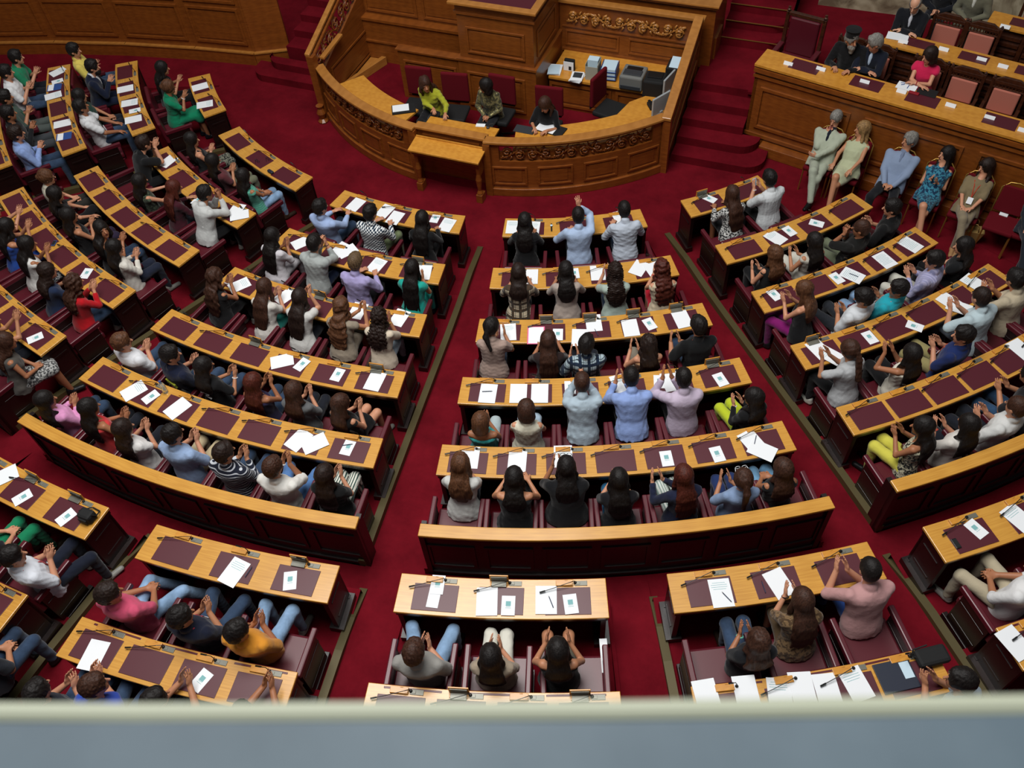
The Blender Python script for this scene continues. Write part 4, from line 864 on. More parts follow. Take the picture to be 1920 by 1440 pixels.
        out.append(('hair', v.mesh('hair', .01), hr))
    if P.get('beard'):
        v = Vol(hc - .25, hc + .15, .008)
        v.ell(X(.045, -.085), Q(.060, .052, .06), HB, k=0); v.cone(X(.06, -.10), X(.06, -.10 - .07 * P.get('beard_len', .2)), .048, .035, .02); v.ell(X(.09, -.055), Q(.02, .02, .008), HB, cut=True); v.noise(.003, 90, 4)
        out.append(('beard', v.mesh('beard', .01), P['beard']))
    # ===== shoes
    if P.get('shoes'):
        for s in (-1, 1):
            v = Vol(an[s] - .2, an[s] + .25, .01); fd = nrm(V3(s * .12, 1, 0)); v.cone(an[s] + V3(0, -.035, -.045), an[s] + fd * .15 + V3(0, 0, -.055), .040, .034, .0); v.cone(an[s] + V3(0, -.02, .0), an[s] + V3(0, 0, -.04), .042, .042, .02)
            out.append(('shoe', v.mesh('shoe', .02), P['shoes']))
    info = dict(hc=hc, HB=HB, neck0=neck0, TB=TB, wr=wr, hd=hd, hip=hip, kn=kn, an=an, L=L, tab=tab, g=g)
    return out, info
# ================================================================ people in their places
SK = {'a': '#c98f70', 'b': '#b87f5e', 'c': '#a66e4e', 'd': '#d9a384'}
HC = {'k': '#120c0a', 'd': '#21130d', 'b': '#3a2115', 'm': '#54341f', 'r': '#4a1c10', 'l': '#8a6a42', 'g': '#7d7a74', 's': '#5e4a34'}
HKIND = {'L': 'long', 'S': 'short', 'C': 'crop', 'P': 'ponytail', 'B': 'bob', 'U': 'bun', 'D': 'balding'}
PEOPLE_AT = {}
def add_person(hip_w, rz, head_w, spec, platz, label, sitting_on=None):
    seed = spec.get('seed', 1); q = dict(spec); c, s_ = math.cos(-rz), math.sin(-rz); d = np.array(head_w) - np.array(hip_w)
    q['hipz'] = hip_w[2] - platz; q['head'] = (d[0] * c - d[1] * s_, d[0] * s_ + d[1] * c, head_w[2] - platz)
    hair = q.get('hairs', 'Sk'); q['hair_kind'] = HKIND[hair[0]]; q['hair'] = hair_mat(HC[hair[1]])
    if len(hair) > 2: q['hair_len'] = float(hair[2:])
    q['skin'] = skin_mat(SK[q.get('sk', 'abca'[seed % 4])])
    tp = q.get('tops', '#ffffff').split('|'); q['top'] = cloth(tp[0], tp[1] if len(tp) > 1 else 'plain')
    bt = q.get('bots', '#20242e').split('|'); q['bottom'] = cloth(bt[0], bt[1] if len(bt) > 1 else 'plain')
    if 'innerc' in q: q['inner'] = cloth(q['innerc'])
    q['shoes'] = cloth(q.get('shoe', ['#1a1a1c', '#2a2622', '#16181f', '#8c8a84', '#3a2c24'][seed % 5]), 'leather')
    if 'beardc' in q: q['beard'] = hair_mat(HC[q['beardc']])
    q['wide'] = q.get('wide', 1.0) * (1.10 if q.get('sex') == 'f' else 1.04)
    parts, info = figure(q)
    t = thing('person', (hip_w[0], hip_w[1], platz), rz, label, 'person', spec.get('group'))
    for n, me, m in parts:
        if len(me.vertices) == 0: continue
        o = bpy.data.objects.new(n, me); scene.collection.objects.link(o); o.parent = t; me.materials.append(m)
        if n == 'body': me.materials.append(LIP); me.materials.append(EYE)
    hc, HB, TB, neck0, wr, hip, L_ = (info[k] for k in ('hc', 'HB', 'TB', 'neck0', 'wr', 'hip', 'L'))
    def sub(name, mb, m, **k): return mb.build(name, m, t, **k)
    if 'lanyard' in q:
        mb = MB(); e = hip + TB[2] * L_ * .35 + TB[1] * .14
        for s in (-1, 1): mb.tube([neck0 - TB[1] * .07, neck0 + TB[0] * s * .075 - TB[2] * .0, neck0 + TB[0] * s * .06 - TB[2] * .06 + TB[1] * .08, hip + TB[2] * L_ * .7 + TB[0] * s * .03 + TB[1] * .135, e], .007, 5)
        sub('lanyard', mb, cloth(q['lanyard'])); mb = MB(); mb.obox(e - TB[2] * .05 + TB[1] * .01, TB[0] * .04, TB[2] * .05, TB[1] * .003); sub('name_badge', mb, WHITE)
    if 'glasses' in q:
        up_ = .075 if q['glasses'] == 'up' else .008; mb = MB()
        for s in (-1, 1):
            c0 = hc + HB[1] * (.108 if up_ < .05 else .095) + HB[2] * (up_ * 1.1) + HB[0] * s * .035; mb.tube([c0 + HB[0] * .026 * math.cos(a) + HB[2] * .020 * math.sin(a) for a in np.linspace(0, 6.28, 11)], .003, 5, cap=False); mb.tube([c0 + HB[0] * s * .026, hc + HB[0] * s * .085 + HB[2] * up_ + HB[1] * .0], .0028, 5)
        sub('spectacles' if up_ < .05 else 'sunglasses', mb, BLACK if q.get('gl_w') is None else WHITE)
    if 'watch' in q:
        s = q['watch']; mb = MB(); d_ = info['hd'][s][0]; w_ = wr[s] - nrm(d_) * .02; a1 = nrm(np.cross(d_, V3(.3, .2, 1))); a2 = np.cross(nrm(d_), a1); mb.tube([w_ + (a1 * math.cos(a) + a2 * math.sin(a)) * .030 for a in np.linspace(0, 6.28, 13)], .007, 5, cap=False); sub('bracelet', mb, cloth(q.get('watch_c', '#d8d8d8'), 'leather'))
    if 'hat' in q:
        mb = MB(); mb.lathe([(.104, .0), (.106, .02), (.112, .10), (.124, .105), (.124, .115), (.0, .12)], tuple(hc + HB[2] * .06 - HB[1] * .012), 24); sub('tall_hat', mb, cloth('#0b0b0c'), smooth=False)
    if 'print' in q:
        kind, col = q['print']; c0 = hip + TB[2] * L_ * .55 - TB[1] * .135; mb = MB()
        if kind == 'num': mb.tube([c0 + TB[0] * x + TB[2] * z for x, z in ((-.06, .05), (.0, .08), (.05, .04), (.0, .0), (.06, -.05))], .012, 5)
        else:
            for zz in (.03, -.02): mb.obox(c0 + TB[2] * zz, TB[0] * .09, TB[2] * .014, TB[1] * .012)
        sub('back_print', mb, cloth(col))
    if 'phone' in q:
        mb = MB(); c0 = (wr[1] + wr[-1]) / 2 + TB[1] * .08 + V3(0, 0, .06); mb.obox(c0, TB[0] * .035, V3(0, .25, 1) * .06, TB[1] * .004); o = mb.build('mobile_phone', PBLUE, None); o.matrix_world = Matrix.Translation(Vector((hip_w[0], hip_w[1], platz))) @ Matrix.Rotation(rz, 4, 'Z'); tag(o, 'pale mobile phone held by the ' + q['phone'], 'phone')
    return t, info
def head_on_ray(hip, px, py, L_):
    d = pray(px, py); oc = CAM_O - hip; b = oc @ d; c = oc @ oc - L_ * L_; D = b * b - c
    t = -b - math.sqrt(D) if D > 0 else -b; p = CAM_O + d * t
    if D <= 0: p = hip + (p - hip) / np.linalg.norm(p - hip) * L_
    return p
WARN = []
def seated(k, px, py, spec, label):
    """k: desk key; px, py: where the head shows in the frame."""
    i = int(k[1]) - 1; R, z = ROW_R[i], ROW_Z[i]; L_ = .70 if spec.get('sex', 'm') == 'm' else .66; L_ *= spec.get('h', 1.0)
    q = unp(px, py, z + .50 + L_ + .02); rr, a = pol(q); off = rr - R; ho = min(max(off + spec.get('lean', .16), .68), .86) if off < .80 else min(off + .02, .90)
    j = min(range(SEATS[k]), key=lambda j: abs(bay(k, j) - a)); aa = a + spec.get('da', 0)
    hip = np.array([(R + ho) * math.sin(aa), -(R + ho) * math.cos(aa), z + .55]); head = head_on_ray(hip, px, py, L_)
    rz = aa + spec.get('turn', 0); o, info = add_person(hip, rz, head, spec, z, label); d = head - hip; f = d[0] * -math.sin(rz) + d[1] * math.cos(rz)
    if not -.12 < f < .42 or abs(off - .65) > .35: WARN.append((k, px, py, round(off, 2), round(f, 2)))
    key = (k, j)
    if key not in PEOPLE_AT: PEOPLE_AT[key] = label
    return o
T = lambda s: s
def P(k, x, y, sex, hair, top, slv, bot, arms, label, **e):
    e.update(sex=sex, hairs=hair, tops=top, sleeve=slv, bots=bot, arms=arms, seed=len(PLIST) + 1); PLIST.append((k, x, y, e, label))
PLIST = []
J, JL, DK, BK = '#2f4058|jeans', '#7f9cbc|jeans', '#181b24', '#111113'
# block beside the side wall
P('K1', 305, 128, 'f', 'Lk.5', '#2a2a2c', .3, BK, 'clap', 'person with very long black hair clapping at the desk nearest the steps', hyaw=-.1, hh=.36)
P('K1', 317, 163, 'f', 'Um', '#0c7a56', .3, '#0c7a56', 'clap', 'person in an emerald green dress clapping beside a very long haired neighbour', bottom_kind='skirt', skirt=1.15, hh=.42, watch=1)
P('K2', 139, 94, 'm', 'Sk', '#dcc860', .3, J, 'clap', 'person in a yellow polo shirt clapping at the top left', collar=True, hyaw=-.2)
P('K2', 174, 125, 'm', 'Sk', '#121a30', 1, '#121a30', 'clap', 'person in a dark navy suit with dark beard clapping behind the yellow polo shirt', top_name='jacket', hh=.36, hyaw=-.2, beardc='k', innerc='#d8dade')
P('K2', 150, 180, 'f', 'Lk.35', '#16382c', .2, DK, 'lap', 'person in a dark green sleeveless top half hidden behind the white polo shirt')
P('K2', 152, 200, 'm', 'Sk', '#d9dadc', .35, J, 'knees', 'person in a white polo shirt with dark lanyard leaning back beside the aisle', lanyard='#2a3c34', collar=True, lean=.0, hpitch=-.1)
P('K3', 31, 107, 'm', 'Sk', '#1f7a55|plain', .35, DK, 'clap', 'person in a green short sleeved shirt clapping at the top left corner')
P('K3', 12, 135, 'm', 'Sk', '#dcdddf', .35, J, 'clap', 'person in a white tee clapping below the green shirted neighbour at the left edge')
P('K3', 10, 182, 'm', 'Sk', '#42544c', .6, '#4c5350', 'clap', 'person in a grey green shirt clapping at the left edge above the black jacket', lanyard='#1f5a40')
P('K3', 16, 212, 'm', 'Sk', '#17181b', 1, '#3d4044', 'clap', 'person in a black jacket clapping at the left edge', top_name='jacket')
P('K3', 31, 250, 'm', 'Sd', '#8ba3d6', 1, J, 'clap', 'person in a light blue shirt and jeans at the aisle below the black jacket', collar=True, lanyard='#3c5a6c')
# second block
P('M1', 360, 262, 'f', 'Lk.4', '#141416', 0, '#78796a|lace', 'clap', 'person in a black strappy top clapping behind the far left front desk', bare=True, hyaw=-.4)
P('M1', 400, 302, 'f', 'Lk.5', '#5b2b30', .3, '#6b6c58', 'clap', 'person with very long dark hair between a black strappy top and a teal top', hyaw=-.2)
P('M1', 457, 330, 'f', 'Lk.5', '#5fae97,#468f7c|stripe', 0, JL, 'lap', 'person in a teal striped tank top and light jeans with long black hair', watch=-1)
P('M2', 270, 268, 'm', 'Sd', '#131315', .35, BK, 'claphi', 'person in a black tee holding raised hands together above a desk', hh=.55, watch=1, watch_c='#1a1a1a')
P('M2', 263, 340, 'f', 'Lk.42', '#55604c,#20281f|floral', 0, BK, 'desk', 'person in a dark floral sleeveless top with long black hair')
P('M2', 327, 352, 'f', 'Lr.45', '#3c0f1c', .9, DK, 'desk', 'person in a burgundy top with long reddish hair beside the creased grey white shirt', hyaw=-.3)
P('M2', 385, 362, 'm', 'Sk', '#c4c6c4', .9, BK, 'face', 'person in a creased grey white shirt leaning on the desk with hands at the mouth', hyaw=-.3, h=1.02)
P('M3', 88, 332, 'f', 'Um', '#cfcab8', 0, '#2a2824', 'lap', 'person in glasses and a beige sleeveless top with brown hair tied up', glasses=1, hyaw=-.3)
P('M3', 105, 364, 'f', 'Lk.35', '#181619', .3, BK, 'knees', 'person in a dark tee with long black hair and hands on the knees', hyaw=-.3, legs='crossed')
P('M3', 130, 404, 'f', 'Lk.35', '#131215', 0, '#2b2138', 'clap', 'person in a black tank top clapping with long dark hair in the left block', bare=True, hyaw=-.3, hh=.38)
P('M3', 191, 430, 'f', 'Lk.4', '#111113', 0, J, 'clap', 'person with bare shoulders turning the face back towards the camera', bare=True, hyaw=-1.6, hpitch=-.15)
P('M3', 216, 464, 'f', 'Lk.4', '#d6d2c8', .85, '#1c2233', 'clap', 'person in a white blouse and dark jeans clapping by the aisle of the left block', hyaw=-.35, hh=.36)
P('M4', -14, 395, 'f', 'Lk.4', '#3a3a40', .2, DK, 'claphi', 'person at the left edge of whom only clapping arms show', hh=.45, hf=.42, bare=True)
P('M4', 14, 424, 'f', 'Lk.42', '#22489a', 0, '#22489a', 'claphi', 'person in a bright blue strappy dress with long black hair at the left edge', bare=True, bottom_kind='skirt', hh=.50, hf=.36)
P('M4', 52, 458, 'f', 'Lk.4', '#d8d6d2', 0, '#c9c9c9,#2c2c30|lace', 'claphi', 'person in a white tank top and black and white patterned skirt', bottom_kind='skirt', hyaw=-.3, hh=.42)
P('M4', 90, 508, 'f', 'Ld.3', '#1c2a47', .35, DK, 'clap', 'person in a navy tee with dark shoulder length hair beside the red jacket', hyaw=-.4)
P('M4', 140, 530, 'f', 'Lb.34', '#b3101c', .85, J, 'claphi', 'person in a bright red jacket with curly brown hair clapping', wave=1, hh=.42, hyaw=-.2, top_name='jacket')
P('M5', -16, 605, 'f', 'Lk.4', '#2a2a30', 0, DK, 'claphi', 'person beyond the left edge whose raised clapping hands show over the desk end', bare=True, hh=.5, hf=.4)
P('M5', 12, 640, 'f', 'Lb.36', '#4f4b46', 0, '#a9a9a6,#3a3a3c|lace', 'lap', 'person in a black and white patterned skirt with brown hair at the lower left aisle', bottom_kind='skirt', skirt=1.0, turn=-.3, hyaw=-.3)
# block facing the reporters table
P('L1', 601, 388, 'm', 'Sk', '#9fb4dc', .9, J, 'desk', 'person in a light blue shirt left of the navy checked shirt', hyaw=-.4, collar=True, lean=.05)
P('L1', 695, 398, 'm', 'Sk', '#e4e8e8,#17293d|check', .9, '#6f7a58', 'desk', 'person in a navy and white checked shirt and olive trousers', hyaw=-.3, glasses=1, collar=True, kneew=1.6)
P('L1', 792, 410, 'f', 'Lk.48', '#0d0d0f', 1, BK, 'desk', 'person in a black jacket with straight black hair right of the navy checked shirt', top_name='jacket')
P('L2', 512, 442, 'f', 'Lk.5', '#cdc9ce', .6, '#b7b3b8', 'clap', 'person in a white blouse with very long black hair left of the grey shirt', hyaw=-.3)
P('L2', 590, 455, 'm', 'Sk', '#a4aaa8', .8, '#1d2740', 'face', 'person in a grey shirt raising both hands before the face', hyaw=-.1, watch=1, watch_c='#222222')
P('L2', 667, 490, 'm', 'Ss', '#a59cc9', .9, '#141418', 'desk', 'person in a lavender shirt with light brown hair', collar=True, h=1.0)
P('L2', 773, 502, 'f', 'Lk.55', '#1f9e90', .1, '#1f9e90', 'clap', 'person in a turquoise top with waist length black hair', hh=.3)
P('L3', 404, 518, 'f', 'Lb.5', '#141315', 0, BK, 'clap', 'person in a black sleeveless dress with long wavy brown hair', wave=.6, hyaw=-.3, hh=.4, watch=-1, watch_c='#e8e8ea')
P('L3', 497, 538, 'f', 'Lb.52', '#cfcbc4', .25, '#1e6e66', 'clap', 'person in a cream tee and teal skirt with waist length brown hair', bottom_kind='skirt')
P('L3', 563, 557, 'f', 'Ld.5', '#c9c8c4', .25, DK, 'claphi', 'person in a white tee with long dark hair and one arm raised', hh=.55, stag=1)
P('L3', 640, 573, 'f', 'Lm.48', '#8f8373', .1, '#8b7f6f', 'claphi', 'person in a taupe dress with long wavy brown hair', wave=1, bottom_kind='skirt', hh=.45, hx=.2)
P('L3', 711, 592, 'f', 'Ld.34', '#d2c3ae', .45, '#9fb0bd|jeans', 'claphi', 'person in a cream sweater with curly dark hair by the aisle', wave=1, hh=.4, watch=1, watch_c='#d0b060')
P('L4', 229, 641, 'm', 'Sm', '#dcdee2', .35, J, 'clap', 'person in a white tee with red lanyard clapping left of the navy tee', lanyard='#a02828', hyaw=-.5)
P('L4', 320, 664, 'm', 'Sk', '#141a30', .35, J, 'clap', 'person in a navy tee with a yellow green print on the back', hyaw=-.6, print=('bar', '#b8c23a'), turn=-.2)
P('L4', 383, 686, 'f', 'Lk.3', '#111113', .35, J, 'claphi', 'person in a black tee with a pale number on the back', hyaw=-.6, print=('num', '#c9c9c9'), hx=.15, watch=1)
P('L4', 476, 716, 'f', 'Lr.4', '#2a2442', 0, J, 'claphi', 'person with reddish brown long hair and bare shoulders clapping', bare=True, hyaw=-.4, hh=.42)
P('L4', 552, 732, 'f', 'Lb.34', '#5f6163', .6, DK, 'clap', 'person in a grey long sleeved top with brown hair between two bare shouldered neighbours', hyaw=-.3)
P('L4', 640, 756, 'f', 'Lb.4', '#0f0f11', 0, BK, 'clap', 'person in a black sleeveless minidress at the aisle end of the fourth row', bottom_kind='skirt', skirt=.6, hyaw=-.4, turn=-.3)
P('L5', 86, 750, 'f', 'Lk.34', '#d893c0', .9, J, 'clap', 'person in a pink top with black hair at the left end of the barrier', hyaw=-.5)
P('L5', 168, 764, 'f', 'Lk.45', '#c83a3c', 0, DK, 'claphi', 'person with a red strap and long black hair clapping above the barrier', bare=True, hyaw=-.4, hx=.18, hh=.34)
P('L5', 232, 803, 'f', 'Ld.42', '#d8d6d4', .25, DK, 'claphi', 'person in a white tee with very long dark hair clapping above the barrier', hyaw=-.4, hh=.4)
P('L5', 325, 813, 'm', 'Sk', '#92a9cc', .45, '#b5a584', 'clap', 'person in a light blue short sleeved shirt clapping above the barrier', hyaw=-.4, hh=.34)
P('L5', 421, 848, 'm', 'Sd', '#1a1f2e,#c4c8cf|stripe', .9, J, 'clap', 'person in a navy and white striped jumper by the barrier', hyaw=-.5)
P('L5', 513, 875, 'm', 'Sb', '#dcdad4', .45, '#4f73a6|jeans', 'claphi', 'person in a white shirt and blue jeans raising both hands by the barrier', hh=.5, hyaw=-.3, kneew=1.6, watch=-1)
P('L5', 610, 889, 'f', 'Ld.45', '#0f0f10', .25, '#dcdcd0,#2d4a44|vstripe', 'clap', 'person in black with striped trousers at the aisle end of the barrier', hyaw=-.3)
P('L6', 205, 1112, 'm', 'Sd', '#c8506e', .4, JL, 'lap', 'person in a pink tee and light jeans at the lower left', hyaw=-.7, legs='aside', aside=.15, kneew=1.8, sk='c')
P('L6', 340, 1155, 'm', 'Sk', '#151a2c', .4, J, 'clap', 'person in a navy tee with red lanyard between pink and orange shirts', hyaw=-.6, lanyard='#b03040', kneew=1.6)
P('L6', 446, 1182, 'm', 'Sk', '#d08a2c', .45, JL, 'clap', 'person in an orange shirt and light jeans at the lower left', hyaw=-.6, kneew=1.3)
P('L7', 72, 1296, 'm', 'Sk', '#20242e', .4, J, 'clap', 'person mostly hidden by the parapet at the left end of the lowest desk')
P('L7', 178, 1284, 'm', 'Sb', '#2b49a8', .35, J, 'claphi', 'person in a royal blue tee with brown hair cut off by the parapet', hyaw=-.7, hx=-.3, hh=.3)
P('L7', 292, 1312, 'm', 'Sk', '#1b1b20', .35, J, 'claphi', 'person in black behind the parapet with one forearm over the lowest desk', hyaw=-.5, hf=.42)
P('L7', 455, 1340, 'm', 'Sk', '#30343c', .2, J, 'claphi', 'person hidden behind the parapet whose clasped hands show over the lowest desk', hf=.5, hh=.38)
P('M6', 24, 1042, 'm', 'Sk', '#d4d8e0', .4, '#161b2a', 'clap', 'person in a white polo shirt with red lanyard at the lower left edge', lanyard='#b83a40', hyaw=-.5, turn=-.2, kneew=1.4)
P('M6', -60, 985, 'f', 'Lk.3', '#1c1c22', .3, '#137a52', 'lap', 'person beyond the left edge with bright green trousers showing', kneew=1.6)
P('M7', -62, 1190, 'm', 'Sk', '#22262e', .4, J, 'lap', 'person beyond the left edge with only blue jeans showing')
# straight-on middle block
P('C1', 984, 414, 'f', 'Lk.36', '#101012', .9, BK, 'desk', 'person in black with straight dark hair at the left of the middle front desk')
P('C1', 1084, 403, 'm', 'Ck', '#a9bddb', .9, J, 'raise', 'person in a pale blue shirt raising one hand at the middle front desk', collar=True)
P('C1', 1170, 392, 'm', 'Ck', '#b9c2cf', .9, J, 'desk', 'person in a blue grey shirt at the right of the middle front desk', collar=True)
P('C2', 972, 510, 'f', 'Ld.26', '#c8b89c,#4b3a2c,#26302f|plaid', .45, DK, 'desk', 'person in a beige tartan shirt in the second row of the middle block')
P('C2', 1061, 506, 'f', 'Lk.34', '#a89a90', .6, '#3c3a3c', 'desk', 'person in a taupe sweater with long black hair in the second row')
P('C2', 1153, 508, 'f', 'Ld.36', '#a5b5ab', .3, J, 'claphi', 'person in a mint grey tee with curling dark ponytail', wave=1, hx=-.08, hh=.48)
P('C2', 1241, 502, 'f', 'Lr.42', '#c7b79c', 0, '#b0182c', 'claphi', 'person with long auburn curls in a cream back top and red skirt', wave=1, bottom_kind='skirt', hh=.42, watch=-1, watch_c='#c02020')
P('C3', 922, 612, 'f', 'Pk.05', '#a68f84', .3, J, 'clap', 'person in a mauve tee with dark ponytail at the left of the third row', hyaw=-.4, hx=.08)
P('C3', 1028, 637, 'f', 'Lb.55', '#2a1d1c', .6, BK, 'desk', 'person with very long straight dark brown hair covering the back')
P('C3', 1100, 645, 'm', 'Sk', '#a9bcc4,#1d2c42,#0f1826|plaid', .45, DK, 'clap', 'person in a blue and black plaid shirt in the third row', hyaw=-.4, hx=-.14, hh=.28, collar=True)
P('C3', 1216, 644, 'f', 'Ld.42', '#b08560', .0, '#7d7568', 'claphi', 'person with long dark hair and bare arms in the third row', wave=.5, bare=True, hh=.36, hx=-.12)
P('C3', 1309, 610, 'm', 'Sk', '#101113', .4, J, 'clap', 'person in a black tee with an orange lanyard at the aisle end', hx=-.2, hh=.26, hyaw=.3, lanyard='#c0542c')
P('C4', 902, 790, 'f', 'Bm', '#3aa0a0', 0, '#a9b8bb', 'clap', 'person in a turquoise tank top with short light brown hair', hyaw=-.3, bare=True, hh=.34, h=.96)
P('C4', 987, 767, 'f', 'Bb', '#d4d0bc', 0, '#9fb3c4|jeans', 'lap', 'person in a cream sleeveless top with brown bobbed hair')
P('C4', 1091, 715, 'm', 'Cb', '#a9bac6', .9, DK, 'face', 'person in a pale grey blue shirt with short brown hair in the fourth row', collar=True)
P('C4', 1183, 705, 'm', 'Ck', '#8ba2d6', .9, BK, 'clap', 'person in a cornflower blue shirt with pink collar in the fourth row', collar=True, hx=-.1, hh=.42, wide=1.05)
P('C4', 1281, 707, 'm', 'Ck', '#c3b4c8', .9, BK, 'claphi', 'person in a pale pink lilac shirt with raised hands in the fourth row', collar=True, hx=-.14, hh=.55)
P('C4', 1412, 745, 'f', 'Lk.25', '#0f0f11', .9, '#b9c62c', 'clap', 'person in black with lime yellow trousers at the aisle', hyaw=.6, turn=.3, hh=.3, watch=-1, h=.95)
P('C5', 864, 868, 'f', 'Lm.36', '#c6c6c2', .3, '#2a2b36', 'claphi', 'person in a white tee with light brown ponytail before the middle barrier', wave=.4, hyaw=-.1, hx=-.05)
P('C5', 964, 894, 'f', 'Lk.28', '#0e0f12', 0, BK, 'desk', 'person in a black vest with dark hair before the middle barrier', bare=True, wide=1.1)
P('C5', 1062, 874, 'f', 'Lk.34', '#101013', .35, BK, 'claphi', 'person in a loose black top with sunglasses on dark hair', hh=.45, hx=-.1, glasses='up', wide=1.2, h=1.03)
P('C5', 1160, 897, 'f', 'Lk.40', '#121116', .3, '#1f5f86', 'clap', 'person in a black top with long black hair and blue trousers before the barrier')
P('C5', 1281, 890, 'f', 'Lr.48', '#1b2038', .9, '#d8dcd6,#8aa098|vstripe', 'clap', 'person in a navy cardigan with very long auburn hair', hx=-.2, hh=.40, turn=.15)
P('C5', 1393, 898, 'f', 'Pb.2', '#7f94b5', .45, '#20305c', 'clap', 'person in a denim blue shirt with ponytail and white sunglasses on the head', glasses='up', gl_w=1, hx=-.08)
P('C5', 1467, 878, 'f', 'Lb.34', '#101013', 0, '#5f86a4|jeans', 'lap', 'person in a black crop top and blue jeans at the right end of the barrier', hyaw=.2)
P('C6', 777, 1221, 'm', 'Sb', '#8f8d88', .4, JL, 'clap', 'person in a grey tee and light jeans seen from above near the parapet', hx=.0, hh=.25, hyaw=-.2, lean=.0, kneew=1.9)
P('C6', 920, 1229, 'f', 'Lk.42', '#9c8d7a', .5, '#d4d2c6', 'clap', 'person in a beige sweater and white trousers with long black hair near the parapet', hh=.3, lean=.0)
P('C6', 1046, 1217, 'f', 'Lk.30', '#111113', 0, '#5a5648', 'clap', 'person in a black strappy top and short olive skirt near the parapet', bare=True, bottom_kind='skirt', skirt=.62, hh=.36, gap=.09, lean=.0, kneew=1.4)
# block below the raised benches
P('R1', 1372, 363, 'f', 'Lb.48', '#d8d8d4,#1c1c20|lace', .9, '#16161a', 'desk', 'person in a black and white lace dress with very long brown hair', bottom_kind='skirt', top_name='dress', wave=.3)
P('R1', 1442, 334, 'm', 'Sk', '#cdd1d3', .4, BK, 'claphi', 'person in a white tee photographing with a phone at the front right desk', phone='photographing person at the front right desk', hh=.44, hx=-.05, watch=-1)
P('R2', 1452, 476, 'f', 'Lm.28', '#121213', 0, BK, 'clap', 'person in a black sleeveless top with light brown hair', hyaw=.2, hx=-.1, hh=.25)
P('R2', 1526, 452, 'f', 'Lk.36', '#b9b4a8', 0, '#c9c6ba', 'clap', 'person in cream trousers with long black hair clapping in the second row at the right', hyaw=.3, hx=-.1, hh=.3)
P('R2', 1614, 428, 'm', 'Cb', '#151514', .45, '#69705a', 'face', 'person in a black tee and khaki trousers with both hands at the face', hyaw=.4, watch=-1, watch_c='#202020', turn=.2)
P('R2', 1672, 389, 'm', 'Sk', '#111112', .45, '#3c1418', 'clap', 'person in a black tee below the woman in the navy floral dress', hyaw=.5, turn=.25, hx=-.1)
P('R3', 1506, 543, 'f', 'Lm.36', '#101013', 0, '#7a1462', 'clap', 'person in a black vest and magenta trousers with sandy brown hair', hyaw=.4, turn=.45, hh=.38, bare=True, shoe='#1c1c1e', kneew=1.3)
P('R3', 1619, 558, 'm', 'Sk', '#d0d4d8', .4, '#23262c', 'clap', 'person in a white tee looking down at a phone with red case', hyaw=.5, turn=.2, hh=.24, hpitch=.4, lean=.0)
P('R3', 1684, 541, 'm', 'Sk', '#23a0b0', .4, JL, 'claphi', 'person in a turquoise tee clapping with raised hands', hyaw=.7, turn=.25, lanyard='#d08070')
P('R3', 1751, 487, 'm', 'Sk', '#a9a7c6,#8f90b4|vstripe', .9, '#c6c4b8', 'clap', 'person in a lavender striped shirt and white trousers', hyaw=.6, turn=.3, collar=True)
P('R3', 1806, 461, 'f', 'Lk.34', '#131417', .2, BK, 'lap', 'person in black with long black hair beside the straw handbag', hyaw=.5, turn=.3)
P('R4', 1592, 655, 'f', 'Pb.16', '#aeb0b2', .35, BK, 'claphi', 'person in a grey tee with curly dark ponytail and white canvas shoes', wave=1, hh=.50, hx=-.15, turn=.3, shoe='#d8d8cc', wide=1.1)
P('R4', 1709, 662, 'f', 'Lk.38', '#d3cebf', 0, BK, 'claphi', 'person in a cream tank top with long black hair', hh=.55, hx=-.12, bare=True)
P('R4', 1806, 628, 'm', 'Sk', '#1a2a5c', .4, '#8f8558', 'clap', 'person in a royal navy tee with an orange collar', hyaw=.6, turn=.3, lanyard='#c85030', lean=.0)
P('R4', 1838, 556, 'm', 'Cd', '#b4c6cc', .45, '#5c6470', 'claphi', 'person in a pale aqua shirt clapping with raised hands at the right', hh=.45, hx=-.15, collar=True, wide=1.05)
P('R4', 1903, 522, 'm', 'Sk', '#b8ab92', .45, '#6d6656', 'claphi', 'person in a sand coloured shirt at the right edge of the fourth row', hh=.45, hx=-.15, collar=True)
P('R5', 1729, 800, 'f', 'Lk.4', '#1d1d1c,#b9b49a|floral', 0, '#cfc850', 'clap', 'person in yellow trousers and dark floral top with long black hair', bare=True, hyaw=.5, turn=.35, hh=.36, wide=.95)
P('R5', 1815, 795, 'f', 'Lk.38', '#d4cfc8', .35, DK, 'claphi', 'person in a white blouse with long black hair clapping in the rear right row', hh=.42, hx=-.1, hyaw=.2, watch=-1, watch_c='#c85040')
P('R5', 1905, 762, 'm', 'Cb', '#cfd0ce', .45, DK, 'claphi', 'person in a white shirt with raised hands at the right edge of the rear row', hh=.42, hx=-.12, collar=True, turn=.2)
P('R5', 1932, 702, 'm', 'Sk', '#17171b', .4, '#28425e|jeans', 'claphi', 'person in black at the right edge of whom mostly the arm shows', hh=.3, turn=.2)
P('R6', 1422, 1200, 'f', 'Lb.26', '#17181c', .3, J, 'claphi', 'person in a dark beaded top and jeans bent forward near the parapet', wave=.6, hh=.3, watch=-1, watch_c='#6fc0a8', lean=.0)
P('R6', 1504, 1123, 'f', 'Lb.46', '#7b6244,#4a3826|floral', .5, '#5d4a34', 'claphi', 'person in a brown patterned dress with very long dark brown hair', hh=.42, bottom_kind='skirt', top_name='dress', watch=-1, watch_c='#1c1c1c')
P('R6', 1630, 1066, 'm', 'Ck', '#b98d8c', .6, '#2b4a8c|jeans', 'claphi', 'person in a dusty pink shirt and blue jeans clapping near the parapet', hh=.44, hx=-.14, wide=1.05)
